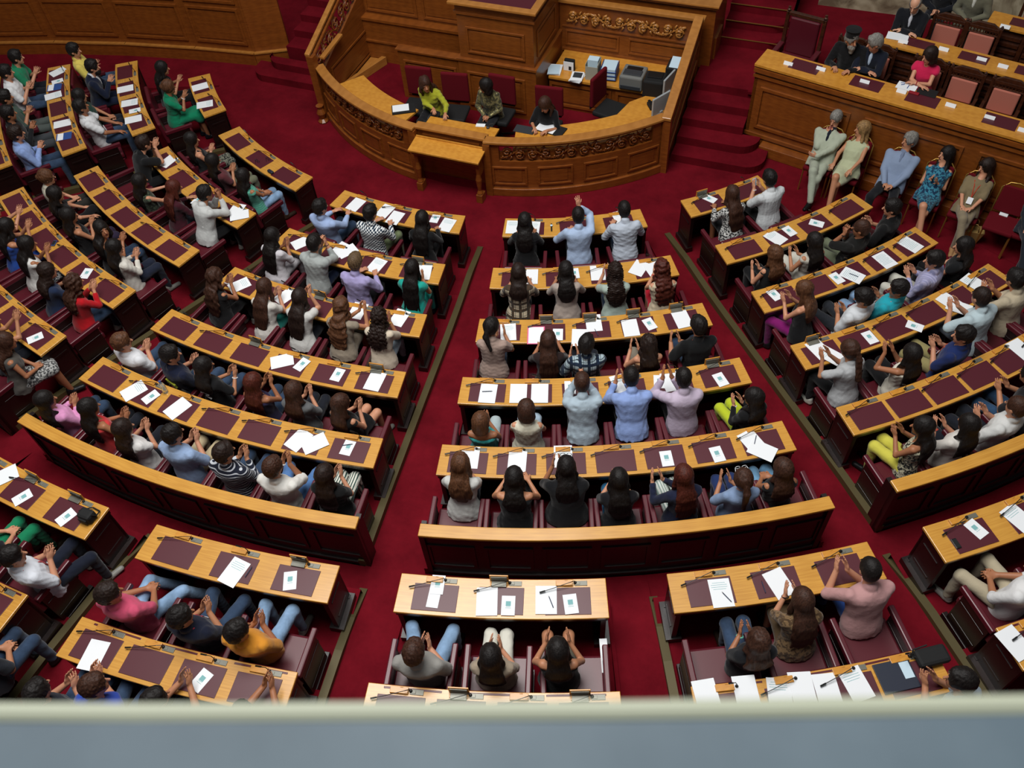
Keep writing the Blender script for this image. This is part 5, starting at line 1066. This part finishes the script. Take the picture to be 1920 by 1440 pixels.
P('R7', 1800, 1275, 'm', 'Sk', '#8d9aa6', .4, DK, 'clap', 'person in a pale shirt cut off by the parapet at the lower right', hyaw=.6, turn=.4, hh=.34, lanyard='#c0a040')
P('S6', 1948, 1072, 'm', 'Sk', '#dcdcdc', .6, '#b0a58c', 'lap', 'person in a white shirt and beige trousers at the lower right edge', kneew=1.6, hyaw=.3, turn=.2)
for k, x, y, e, lb in PLIST: seated(k, x, y, e, lb)
# guests on the gilt chairs
def guest(px, py, spec, label, clabel, gt=-.52, s=None, f=0.0):
    q = unp(px, py, 1.24); s0 = float((q - G0)[:2] @ gd[:2]) if s is None else s; h = gp(s0, gt, .55); L_ = .70 if spec['sex'] == 'm' else .66
    head = head_on_ray(h, px, py, L_); spec['seed'] = int(px); add_person(h, GD + math.pi + spec.get('turn', 0), head, spec, 0, label); gilt_chair(tuple(gp(s0, gt + .06, 0)), GD + math.pi, clabel)
guest(1568, 219, dict(sex='m', hairs='Cg', tops='#a9b09c', sleeve=1, bots='#a3aa98', arms='think', legs='crossed', top_name='jacket', innerc='#161a28', shoe='#141414', hpitch=.25, hyaw=-.15, wide=1.1), 'person in a pale sage suit resting the chin on a hand', 'gilt chair under the pale sage suit')
guest(1617, 241, dict(sex='f', hairs='Ll.2', tops='#b3b896', sleeve=0, bots='#b9bd9b', arms='knees', legs='crossed', bottom_kind='skirt', top_name='dress', shoe='#a98a66', hyaw=-.7, turn=-.25, hpitch=-.1, wide=1.08), 'person in a pale green sleeveless dress with blonde hair', 'gilt chair under the pale green dress')
guest(1709, 254, dict(sex='m', hairs='Sg', tops='#8393ae', sleeve=1, bots='#16171c', arms='lap', top_name='jacket', shoe='#141414', hyaw=-.7, hpitch=-.1, wide=1.14, innerc='#6f7c96', kneew=1.5), 'person with grey hair in a light blue jacket and black trousers', 'gilt chair under the light blue jacket')
guest(1779, 279, dict(sex='f', hairs='Lk.28', tops='#16324e,#3a7f96|floral', sleeve=0, bots='#16324e,#3a7f96|floral', arms='clap', legs='crossed', bottom_kind='skirt', top_name='dress', hyaw=-.8, hpitch=-.1, shoe='#8a6a50', hh=.3), 'person in a navy and teal floral dress with crossed legs', 'gilt chair under the navy floral dress')
guest(1855, 300, dict(sex='f', hairs='Ld.34', tops='#7d6e52', sleeve=.45, bots='#8a7d66', arms='lap', legs='crossed', hyaw=-.7, hpitch=.15, glasses='up', shoe='#a07a54', lanyard='#b0412a'), 'person in a khaki cardigan and beige trousers with red scarf', 'gilt chair under the khaki cardigan')
gilt_chair(tuple(gp(float((unp(1886, 400, .45) - G0)[:2] @ gd[:2]), -.48, 0)), GD + math.pi, 'empty gilt chair with burgundy seat and back at the right edge')
guest(1975, 345, dict(sex='m', hairs='Sg', tops='#20242c', sleeve=1, bots='#23272f', arms='lap', legs='crossed', shoe='#101010'), 'person beyond the right edge with dark suit trouser legs showing', 'gilt chair at the right edge beyond the empty one')
# people at the raised benches
def bench_person(px, py, t, zf, spec, label, z=1.22):
    q = unp(px, py, zf + z); s0 = float((q - G0)[:2] @ gd[:2]); h = gp(s0, t, zf + .53); L_ = .70 if spec['sex'] == 'm' else .66; spec['seed'] = int(px); add_person(h, GD + math.pi + spec.get('turn', 0), head_on_ray(h, px, py, L_), spec, zf, label)
bench_person(1597, 74, .86, GF, dict(sex='m', hairs='Sg', tops='#0e0e10', sleeve=1, bots='#0e0e10', arms='desk', top_name='robe', bottom_kind='skirt', skirt=1.5, beardc='g', hat=1, beard_len=1.0, hyaw=.9, wide=1.15, front=False), 'person in a black clerical robe and tall black hat with a grey beard')
bench_person(1640, 80, .86, GF, dict(sex='m', hairs='Sg', tops='#131826', sleeve=1, bots='#131826', arms='fold', top_name='jacket', hyaw=-1.0, hpitch=.3, innerc='#b9cbe0'), 'person with silver hair in a dark navy suit talking to the cleric')
bench_person(1743, 104, .86, GF, dict(sex='f', hairs='Bd', tops='#c8204e', sleeve=.12, bots='#2a2a30', arms='fold', top_name='dress', hyaw=-.7, hpitch=.3, watch=-1, watch_c='#a01c28'), 'person in a bright pink dress with folded arms on the raised bench')
bench_person(1716, 8, 2.0, 1.0, dict(sex='m', hairs='Dg', tops='#101218', sleeve=1, bots='#101218', arms='fold', top_name='jacket', hpitch=.5, sk='d', wide=1.1, innerc='#c9ccd4'), 'balding person in a black suit leaning over papers on the second raised bench')
bench_person(1775, -40, 2.9, 1.13, dict(sex='m', hairs='Sg', tops='#11141c', sleeve=1, bots='#11141c', arms='lap', top_name='jacket', innerc='#d8dadd'), 'person in a dark suit cut off by the top edge')
bench_person(1838, -28, 2.85, 1.13, dict(sex='m', hairs='Sg', tops='#6c6a58', sleeve=1, bots='#6c6a58', arms='lap', top_name='jacket', innerc='#d8d8cc'), 'person in an olive grey suit cut off by the top edge')
# clerks
def clerk(x, y, rz, px, py, spec, label):
    h = np.array([x, y, .15 + .56]); L_ = .66; spec['seed'] = int(px); add_person(h, rz, head_on_ray(h, px, py, L_), spec, .15, label)
clerk(-.60, -4.28, math.pi, 797, 158, dict(sex='f', hairs='Lb.3', tops='#a3a52a', sleeve=.9, bots='#17171b', arms='reach', top_name='cardigan', hyaw=.7, reach_to=(-.42, .38), front=True, wave=.5, wide=1.08, deskz=.74), 'person in a lime yellow cardigan stretching an arm over the rostrum desk')
clerk(.46, -4.10, math.pi, 910, 161, dict(sex='f', hairs='Bk', tops='#8c8358,#4d4a36|shimmer', sleeve=1, bots='#17181d', arms='lap', top_name='jacket', hyaw=-1.2), 'person with black bob in a gold patterned jacket')
clerk(1.55, -4.26, math.pi, 1021, 196, dict(sex='f', hairs='Lb.3', tops='#0f0f12', sleeve=.55, bots='#0f0f12', arms='write', hpitch=.6, hyaw=-.2), 'person in black bent over writing at the rostrum')
if WARN: print('LEAN', len(WARN), WARN)
for (k, j), o in SEAT_OBJ.items():
    lb = PEOPLE_AT.get((k, j))
    if lb: o['label'] = 'burgundy seat under the ' + short(lb, 11)
    else: o['label'] = f'empty burgundy seat at the {ORD[j]} place of the {desk_phrase(k)}'
# ================================================================ papers and small things on the desks
def near_bay(x, y, k):
    z = ROW_Z[int(k[1]) - 1] + .755; p = unp(x, y, z); r, a = pol(p); j = min(range(SEATS[k]), key=lambda j: abs(bay(k, j) - a)); return p, r, a, j, z
SZ = {'s': (.21, .297, WHITE), 'n': (.135, .205, WHITE), 'f': (.23, .31, PINKP), 'b': (.21, .26, BLUEP), 't': (.12, .29, WHITE)}
SEEN = {}
KN = {'s': 'white sheet', 'n': 'teal printed programme', 'f': 'pink bordered folder', 'b': 'blue and white booklet', 't': 'narrow white leaflet'}
def lines_mesh(mb, w, h, n, z, x0=-.4, x1=.35, y0=.36):
    for i in range(n): y = h * (y0 - i * .075); mb.box(((x0 + x1) / 2 * w, y, z), ((x1 - x0) * w * (1 if i % 3 else .8), .004, .0006))
for k, items in {
 'C1': 's:962,426,0 s:999,428,-4 s:1163,408,8', 'C2': 's:995,519,0 n:1077,513,3 s:1121,512,-3 s:1198,503,-38 s:1226,507,12', 'C3': 's:953,623,6 f:1005,629,0 n:1046,628,-3 s:1113,606,1 s:1087,635,-6 s:1182,615,0 n:1218,608,16 s:1279,599,4',
 'C4': 's:915,738,-2 s:972,738,0 s:1012,738,-1 n:1069,727,0 s:1164,720,12 n:1236,716,-10 s:1258,716,4 n:1351,712,10', 'C5': 's:881,858,0 s:970,864,-2 s:1056,856,0 n:1250,860,0 n:1345,852,4 s:1410,828,18 s:1429,845,48',
 'C6': 't:815,1114,-3 n:825,1071,0 s:913,1128,3 n:953,1136,0 s:1024,1125,0 n:1070,1133,6', 'L1': 's:667,384,-4 s:722,396,-8 s:741,409,-4 s:838,422,-8 n:816,410,0', 'L2': 's:566,455,-30 s:640,466,-12 s:652,470,-34 s:706,498,-10 s:795,511,8',
 'L3': 's:449,535,-30 s:535,556,-20 s:671,583,0 s:749,596,-10', 'L4': 's:529,677,-56 n:566,684,-16 n:633,703,-4 s:703,715,-4', 'L5': 's:251,733,-24 n:283,745,-18 s:333,766,-18 s:560,825,-20 s:590,832,-48 n:652,840,-4',
 'L6': 's:439,1073,-12 n:544,1089,18', 'L7': 's:176,1229,6 n:377,1276,-20', 'M6': 's:8,893,-30 n:42,933,-24 n:124,970,-18', 'M5': 'n:66,634,-22', 'M4': 'n:162,513,30', 'M2': 's:315,303,20 s:443,394,20 s:449,404,-40 n:368,377,20',
 'K1': 's:375,163,0 s:384,196,-14', 'K2': 's:235,167,-4 s:243,193,-10 n:253,208,-8 s:250,224,-10', 'K3': 's:109,135,30 n:108,153,8 b:102,164,-6 s:100,180,4 s:117,232,-8 b:120,256,-14',
 'R1': 'n:1331,373,30', 'R2': 's:1454,446,18 n:1480,434,6 n:1531,419,36', 'R3': 'n:1569,522,4 s:1598,517,26 s:1659,488,0 s:1707,459,8 n:1452,553,10', 'R4': 's:1535,655,10 s:1557,667,30 n:1631,633,0 n:1715,612,34 s:1781,566,10 s:1798,577,30 s:1826,530,8',
 'R5': 's:1914,655,0', 'R6': 's:1352,1112,-2 s:1461,1094,14', 'R7': 's:1322,1291,4 s:1399,1298,-2 s:1462,1302,-10 s:1504,1291,-6 s:1551,1294,-4 s:1605,1283,8', 'S6': 'n:1830,992,16 s:1909,971,14', 'S7': 's:1903,1206,10'}.items():
    for it in items.split():
        kd, rest = it.split(':'); x, y, rt = map(float, rest.split(',')); p, r, a, j, z = near_bay(x, y, k); w, h, m = SZ[kd]
        R = ROW_R[int(k[1]) - 1]; r = min(max(r, R + .10), R + .36); rank = len(SEEN.setdefault((k, j), [])); SEEN[(k, j)].append(kd)
        ph = desk_phrase(k); side = '' if rank == 0 else ', ' + ['', 'overlapping the first one', 'furthest clockwise of the three', 'topmost'][min(rank, 3)]
        who = PEOPLE_AT.get((k, j)); same = SEEN[(k, j)].count(kd)
        if who: lb = f"{['', 'other ', 'third '][min(same, 3) - 1]}{KN[kd]} before the {short(who, 8 if kd != 'n' else 7)}"
        else: lb = f"{['', 'other ', 'third '][min(same, 3) - 1]}{KN[kd]} at {ORD[j]} place, {ph}"
        t = thing({'f': 'folder', 'b': 'booklet'}.get(kd, 'sheet_of_paper' if kd == 's' else 'leaflet'), (r * math.sin(a), -r * math.cos(a), z + .003 + .0035 * rank), a + rad(rt), lb, 'paper' if kd != 'b' else 'booklet', 'papers lying on the desks')
        mb = MB().box((0, 0, .001), (w, h, .002)); mb.build('page' if kd != 'f' else 'folder_cover', m, t)
        if kd == 'n': mb = MB().box((.0, .02, .0025), (.05, .05, .0008)); lines_mesh(mb, w, h, 2, .0025, -.2, .2, -.05); mb.build('print', TEALI, t)
        elif kd == 'f': MB().box((0, 0, .003), (.20, .285, .002)).build('page', WHITE, t)
        elif kd == 'b': MB().box((0, -.06, .003), (.20, .10, .001)).build('white_band', WHITE, t)
        elif k in ('R3', 'C1') or int(x + y) % 4 == 0:
            mb = MB(); lines_mesh(mb, w, h, 9 if k == 'R3' else 4, .0025); mb.build('print', TEALI, t)
def item_on(k, x, y, name, label, cat, dz=.0):
    p, r, a, j, z = near_bay(x, y, k); t = thing(name, (p[0], p[1], z + .002 + dz), a, label, cat); return t
def pen(k, x, y, rt, label):
    t = item_on(k, x, y, 'pen', label, 'pen', .010); t.rotation_euler[2] += rad(rt); mb = MB(); mb.tube([(-.065, 0, .004), (.05, 0, .004)], .0042, 7); mb.build('barrel', INK, t); mb = MB(); mb.tube([(.05, 0, .004), (.066, 0, .003)], .004, 7, .001); mb.build('tip', BLACK, t)
pen('C4', 914, 735, 5, 'dark pen lying across the white sheet at the left end of the fourth middle desk'); pen('C3', 1118, 624, 105, 'black pen on the white sheet before the plaid shirt'); pen('L6', 467, 1073, 80, 'blue pen beside the white sheet behind the left barrier'); pen('R6', 1362, 1120, 120, 'dark pen lying on the white sheet of the lower right desk')
pen('R6', 1431, 1101, 90, 'blue pen on the burgundy pad before the brown patterned dress'); pen('C6', 1033, 1129, 110, 'black pen on the blank sheet near the parapet'); pen('L5', 652, 835, 20, 'dark pen on the small leaflet at the barrier desk end'); pen('R3', 1600, 517, 120, 'black pen on the sheet in the third right hand row'); pen('C5', 1416, 825, 60, 'teal pen on the overlapping sheets at the right desk end'); pen('L1', 817, 408, 10, 'dark pen beside the woman in the black jacket')
def handset(k, x, y, m, label, dims=(.055, .11, .012), rt=0, name='mobile_phone', cat='phone'):
    t = item_on(k, x, y, name, label, cat, .004); t.rotation_euler[2] += rad(rt); MB().box((0, 0, dims[2] / 2), dims).build('case', m, t, bev=.004); MB().box((0, 0, dims[2] + .0005), (dims[0] * .85, dims[1] * .8, .001)).build('screen', BLACKM, t); return t
handset('S6', 1792, 1020, BLACK, 'black mobile phone lying at the desk corner on the lower right'); handset('M4', 102, 457, BLUEP, 'blue mobile phone held over the left block desk', rt=40)
t = item_on('M1', 508, 324, 'spectacle_case', 'dark blue spectacle case on the far left front desk', 'case', .004); MB().box((0, 0, .02), (.13, .06, .04)).build('shell', NAVYP, t, bev=.018)
for x, y, lb in ((483, 303, 'dark folded spectacles on the second pad of the far left front desk'), (503, 299, 'small folded spectacles near the microphone of the far left front desk')):
    t = item_on('M1', x, y, 'spectacles', lb, 'glasses', .006); mb = MB()
    for s in (-1, 1): mb.tube([(s * .033 + .024 * math.cos(q), .018 * math.sin(q), .012) for q in np.linspace(0, 6.28, 11)], .003, 5, cap=False)
    mb.tube([(-.055, .0, .012), (-.05, -.01, .004), (.03, -.06, .004)], .003, 5); mb.build('frame', BLACK, t)
t = item_on('M6', 168, 972, 'camera_bag', 'black soft camera bag with strap at the desk end on the lower left', 'bag', .003); MB().box((0, 0, .06), (.17, .13, .12)).build('bag_body', BLACKM, t, bev=.03); MB().box((0, -.07, .05), (.11, .03, .07)).build('pocket', BLACKM, t, bev=.01); mb = MB(); mb.tube([(-.08, .0, .11), (-.10, .06, .04), (-.04, .12, .012), (.06, .11, .012), (.10, .04, .06), (.08, 0, .11)], .008, 6); mb.build('strap', BLACKM, t)
t = item_on('R7', 1744, 1234, 'shoulder_bag', 'black soft shoulder bag on the lowest right desk', 'bag', .003); MB().box((0, 0, .04), (.30, .17, .08)).build('bag_body', BLACKM, t, bev=.03); mb = MB(); mb.tube([(-.13, .0, .07), (-.17, .05, .03), (-.12, .10, .02), (.0, .10, .06)], .008, 6); mb.build('strap', BLACKM, t)
t = item_on('R7', 1680, 1268, 'folder', 'navy blue folder with a pale card on the lowest right desk', 'folder', .003); MB().box((0, 0, .006), (.34, .27, .012)).build('folder_cover', NAVYP, t, bev=.003); MB().box((.11, .03, .0135), (.09, .15, .002)).build('card', PBLUE, t)
t = item_on('S6', 1800, 983, 'keys', 'bunch of keys beside the small white programme on the lower right desk', 'keys', .004); mb = MB(); mb.tube([(.02 * math.cos(q), .02 * math.sin(q), .004) for q in np.linspace(0, 6.28, 11)], .002, 5, cap=False)
for q in (.3, 1.4, 2.4): mb.obox((.045 * math.cos(q), .045 * math.sin(q), .005), (.028 * math.cos(q), .028 * math.sin(q), 0), (-.008 * math.sin(q), .008 * math.cos(q), 0), (0, 0, .0015))
mb.build('keyring', DGREY, t)
t = item_on('C1', 1034, 427, 'wristwatch', 'wristwatch with pale face and dark strap on the middle front desk', 'watch', .003); MB().box((0, 0, .004), (.022, .17, .006)).build('strap', BLACK, t, bev=.002); mb = MB(); mb.lathe([(.02, 0), (.02, .01), (.016, .012)], (0, .04, 0), 14); mb.build('dial', PBLUE, t)
t = item_on('L5', 311, 735, 'water_bottle', 'clear plastic water bottle standing on the fifth desk beside two white sheets', 'bottle', .002); mb = MB(); mb.lathe([(.03, 0), (.033, .01), (.033, .13), (.03, .15), (.014, .185), (.013, .20)], n=16); mb.build('bottle_body', GLASS, t, smooth=True); mb = MB(); mb.lathe([(.015, .195), (.015, .215)], n=12); mb.build('cap', BLUEP, t)
for px, py, zz, hh, lb in ((1133, 1226, 1.50, .34, 'white folded newspaper tucked beside the right armrest near the parapet'), (1127, 1290, 1.45, .12, 'small white paper standing beside the seat in front of the parapet')):
    p = unp(px, py, zz); rr, aa = pol(p); t = thing('newspaper', (p[0], p[1], zz - .1), aa, lb, 'newspaper'); MB().quadbox([(-.03, -hh / 2, -.06), (.03, -hh / 2, -.02), (.03, hh / 2, -.02), (-.03, hh / 2, -.06), (-.035, -hh / 2, .06), (.04, -hh / 2, .06), (.04, hh / 2, .06), (-.035, hh / 2, .06)]).build('pages', WHITE, t)
# ---- rostrum things
def at(name, x, y, z, rz, label, cat): return thing(name, (x, y, z), rz, label, cat)
def pxat(name, px, py, z, rz, label, cat): p = unp(px, py, z); return thing(name, (p[0], p[1], z), rz, label, cat)
RZ = .884
t = pxat('document_tray', 757, 205, RZ, .5, 'black leather folder with white pages before the clerk in yellow', 'folder'); MB().box((0, 0, .01), (.42, .27, .02)).build('folder_cover', BLACKM, t, bev=.004); MB().box((-.05, .02, .022), (.29, .20, .006)).build('pages', WHITE, t)
t = pxat('open_register', 1030, 242, RZ, -.15, 'open register of white pages with black cover before the writing clerk', 'book'); MB().box((.03, 0, .01), (.50, .26, .02)).build('cover', BLACKM, t, bev=.004); MB().box((-.04, 0, .023), (.34, .26, .008)).build('pages', WHITE, t)
t = pxat('sheet_of_paper', 901, 235, RZ, .2, 'small white paper before the clerk in the gold patterned jacket', 'paper'); MB().box((0, 0, .002), (.16, .09, .004)).build('page', WHITE, t)
t = pxat('writing_mat', 984, 243, RZ, .0, 'dark writing mat under the hand of the writing clerk', 'mat'); MB().box((0, 0, .002), (.36, .2, .004)).build('mat', DGREY, t)
t = pxat('desk_microphone', 915, 240, RZ, .4, 'small grey microphone on the rostrum desk', 'microphone'); mb = MB(); mb.lathe([(.03, 0), (.03, .02), (.01, .03)], n=12); mb.tube([(0, 0, .02), (.04, -.02, .09), (.1, -.04, .11)], .006, 6); mb.build('stand', DGREY, t)
CZ = .826
def cz(name, px, py, rz, label, cat): return pxat(name, px, py, CZ, rz, label, cat)
t = cz('paper_pile', 1041, 132, .15, 'heap of white papers at the left end of the oak sideboard', 'paper'); MB().box((0, 0, .015), (.24, .32, .03)).build('pages', WHITE, t, bev=.003); MB().box((-.02, -.03, .036), (.21, .30, .01), .1).build('top_page', PBLUE, t)
t = cz('desk_calendar', 1067, 133, .0, 'black framed desk calendar with white page on the sideboard', 'calendar'); MB().box((0, .04, .11), (.20, .06, .22)).build('black_back', BLACKM, t, bev=.02); MB().box((-.01, .0, .09), (.19, .012, .17)).build('page', WHITE, t); MB().box((.02, -.008, .06), (.05, .004, .07)).build('picture', BLACKM, t)
t = cz('magazine_pile', 1082, 147, -.1, 'pile of white magazines with a dark cover on the sideboard', 'magazines')
for q in range(3): MB().box((0, 0, .008 + .016 * q), (.22, .28, .015), .12 * q).build('magazine', WHITE, t)
MB().box((0, .03, .0505), (.16, .16, .003), .2).build('dark_cover', DGREY, t)
t = cz('file_box', 1112, 143, .05, 'grey cardboard file box holding upright papers', 'box'); mb = MB()
for c_, d_ in (((0, -.13, .13), (.22, .008, .26)), ((-.11, 0, .15), (.008, .26, .30)), ((.11, 0, .15), (.008, .26, .30)), ((0, .13, .16), (.22, .008, .32)), ((0, 0, .006), (.22, .26, .012))): mb.box(c_, d_)
mb.build('box_shell', base_mat('grey_cardboard', lin('#a5a190'), .8), t); MB().box((0, .03, .19), (.19, .15, .30)).build('papers', PBLUE, t)
t = cz('letter_tray', 1143, 143, .1, 'stacked letter trays full of pale blue papers', 'trays')
for q in range(3): mb = MB(); mb.box((0, 0, .03 + .075 * q), (.28, .34, .008)); mb.box((-.14, 0, .055 + .075 * q), (.006, .34, .05)); mb.box((.14, 0, .055 + .075 * q), (.006, .34, .05)); mb.build('tray', BLUEP, t); MB().box((0, 0, .055 + .075 * q), (.25, .32, .04 if q < 2 else .05)).build('papers', PBLUE, t)
t = cz('laser_printer', 1187, 158, .0, 'grey laser printer on the oak sideboard', 'printer'); MB().box((0, 0, .13), (.42, .42, .26)).build('printer_body', PRGREY, t, bev=.03); MB().box((0, .06, .262), (.28, .16, .01)).build('paper_slot', BLACK, t); MB().box((0, -.06, .268), (.33, .17, .02)).build('output_tray', DGREY, t, bev=.01); MB().box((0, -.205, .06), (.36, .03, .07)).build('paper_drawer', DGREY, t, bev=.005)
t = pxat('inkjet_printer', 1226, 176, CZ, .05, 'black printer case with pale papers on top in the rostrum corner', 'printer'); MB().box((0, 0, .17), (.36, .36, .34)).build('printer_body', BLACKM, t, bev=.03); MB().box((.0, .03, .35), (.26, .18, .02)).build('lid', BLACK, t, bev=.005)
t = thing('fax_machine', (3.30, -2.35, CZ), .0, 'black fax machine with pale paper sheet in the corner of the rostrum', 'fax machine'); MB().box((0, 0, .14), (.30, .34, .28)).build('case', BLACKM, t, bev=.02); MB().quadbox([(-.10, -.16, .27), (.13, -.16, .27), (.13, .14, .33), (-.10, .14, .33), (-.10, -.16, .275), (.13, -.16, .275), (.13, .14, .335), (-.10, .14, .335)]).build('paper', PBLUE, t)
for px, py, rz, lb in ((1237, 218, 1.05, 'silver flat monitor seen from behind at the rostrum corner'), (1252, 180, 1.35, 'slim silver monitor standing against the rostrum handrail')):
    t = pxat('monitor', px, py, RZ, rz, lb, 'monitor'); MB().box((0, 0, .25), (.40, .035, .32)).build('housing', SILVER, t, bev=.008); MB().box((0, .019, .25), (.36, .003, .28)).build('screen', BLACK, t); mb = MB(); mb.box((0, -.02, .06), (.06, .03, .12)); mb.box((0, 0, .008), (.2, .16, .016)); mb.build('stand', SILVER, t, bev=.004)
t = pxat('telephone', 1226, 200, RZ, .6, 'black desk telephone beside the monitors', 'telephone'); MB().box((0, 0, .03), (.20, .20, .06)).build('base', BLACKM, t, bev=.015); MB().box((-.06, 0, .075), (.05, .20, .035)).build('handset', BLACK, t, bev=.012)
# ---- raised benches: name cards
def card(px, py, z, lb):
    t = pxat('name_card', px, py, z, GD, lb, 'card'); t['group'] = 'white name cards on the raised benches'; MB().quadbox([(-.075, -.03, 0), (.075, -.03, 0), (.075, .03, 0), (-.075, .03, 0), (-.075, -.004, .05), (.075, -.004, .05), (.075, .004, .05), (-.075, .004, .05)]).build('card', WHITE, t)
for px, py, lb in ((1478, 121, 'white name card before the large burgundy armchair'), (1539, 131, 'white name card before the cleric'), (1621, 155, 'white name card before the silver haired man'), (1690, 173, 'white name card before the woman in bright pink'), (1782, 199, 'white name card before the first empty pad of the front raised bench'), (1855, 222, 'white name card near the right end of the front raised bench'), (1918, 246, 'white name card at the right edge on the front raised bench')): card(px, py, GZ, lb)
for px, py, lb in ((1693, 80, 'white name card before the balding man'), (1769, 94, 'white name card beside the first empty pad of the second raised bench'), (1840, 113, 'white name card in the middle of the second raised bench'), (1880, 126, 'white name card near the right edge of the second raised bench')): card(px, py, 1.75, lb)
card(1884, 52, 1.88, 'white name card on the third raised bench')
t = pxat('document_folder', 1700, 163, GZ + .008, GD, 'white document with blue marks before the woman in bright pink', 'document'); MB().box((0, 0, .004), (.30, .20, .008)).build('page', WHITE, t); mb = MB(); mb.tube([(-.11, .05, .012), (-.06, .07, .012), (-.05, .03, .012), (-.09, .0, .012)], .006, 5); mb.box((.02, .0, .010), (.012, .1, .002)); mb.build('print', BLUEP, t)
t = pxat('folder', 1738, 174, GZ + .002, GD, 'black folder lying beside the white document on the front raised bench', 'folder'); MB().box((0, 0, .008), (.30, .20, .016)).build('folder_cover', BLACKM, t, bev=.004)
t = pxat('spectacle_case', 1713, 176, GZ + .002, GD, 'red spectacle case beside the black folder', 'case'); MB().box((0, 0, .015), (.16, .06, .03)).build('shell', REDP, t, bev=.01)
t = pxat('paper_pile', 1683, 69, 1.758, GD, 'white papers under the hands of the balding man', 'paper'); MB().box((0, 0, .004), (.34, .22, .008), .15).build('pages', WHITE, t)
t = pxat('booklet', 1883, 400, .48, GD + math.pi, 'small white booklet on the empty gilt chair', 'booklet'); MB().box((0, 0, .005), (.12, .15, .01)).build('pages', WHITE, t)
p = unp(1817, 440, .12); t = thing('straw_handbag', (p[0], p[1], 0), GD + .3, 'woven straw handbag standing on the carpet by the guests', 'handbag'); MB().quadbox([(-.13, -.06, 0), (.13, -.06, 0), (.13, .06, 0), (-.13, .06, 0), (-.19, -.09, .25), (.19, -.09, .25), (.19, .09, .25), (-.19, .09, .25)]).build('basket', STRAW, t, bev=.01)
for yy in (-.08, .08): mb = MB(); mb.tube([(-.09, yy, .23), (-.08, yy, .34), (-.03, yy, .40), (.03, yy, .40), (.08, yy, .34), (.09, yy, .23)], .008, 6); mb.build('handle', STRAW, t, smooth=True)
# ================================================================ gallery parapet in the foreground
marb = base_mat('blue_grey_marble', lin('#525d66'), .6); b_ = marb.node_tree.nodes['Principled BSDF']; tc_ = N(marb, 'ShaderNodeTexCoord'); nz_ = N(marb, 'ShaderNodeTexNoise', Scale=9.0, Detail=6.0, Roughness=.6); L(marb, tc_.outputs['Object'], nz_.inputs['Vector']); L(marb, ramp(marb, nz_.outputs['Fac'], [(.3, lin('#374853')), (.7, lin('#4a5a64'))]).outputs[0], b_.inputs['Base Color'])
edge = base_mat('pale_stone_edge', lin('#8c917f'), .6)  # skylight caught on the parapet's bevel, put in as a paler colour
RP = math.hypot(5.83, 16.2)
pt = thing('parapet', (RP * math.sin(rad(20.5)), -RP * math.cos(rad(20.5)), 9.2), 0, 'blue grey marble gallery parapet with a pale front edge across the bottom', 'parapet'); off = tuple(-np.array(pt.location))
PZ = CAM_O[2] - .30
o = MB().arc(RP + .0072, RP + .62, rad(4), rad(37), PZ - .06, PZ, 40).build('marble_slab', marb, pt); o.location = off
o = MB().arc(RP - .001, RP + .0070, rad(4), rad(37), PZ - .06, PZ - .001, 60).build('front_edge', edge, pt, bev=.003); o.location = off
o = MB().arc(RP + .03, RP + .5, rad(4), rad(37), PZ - 1.0, PZ - .062, 40).build('parapet_wall', marb, pt); o.location = off

# every label short enough, every look-alike told apart
_seen = {}
for o in scene.objects:
    if o.parent is None and o.get('label'):
        if len(o['label'].split()) > 16: print('LONG', o.name, o['label'])
        _seen.setdefault(o['label'], []).append(o.name)
for k_, v_ in _seen.items():
    if len(v_) > 1: print('SAME', k_, v_)
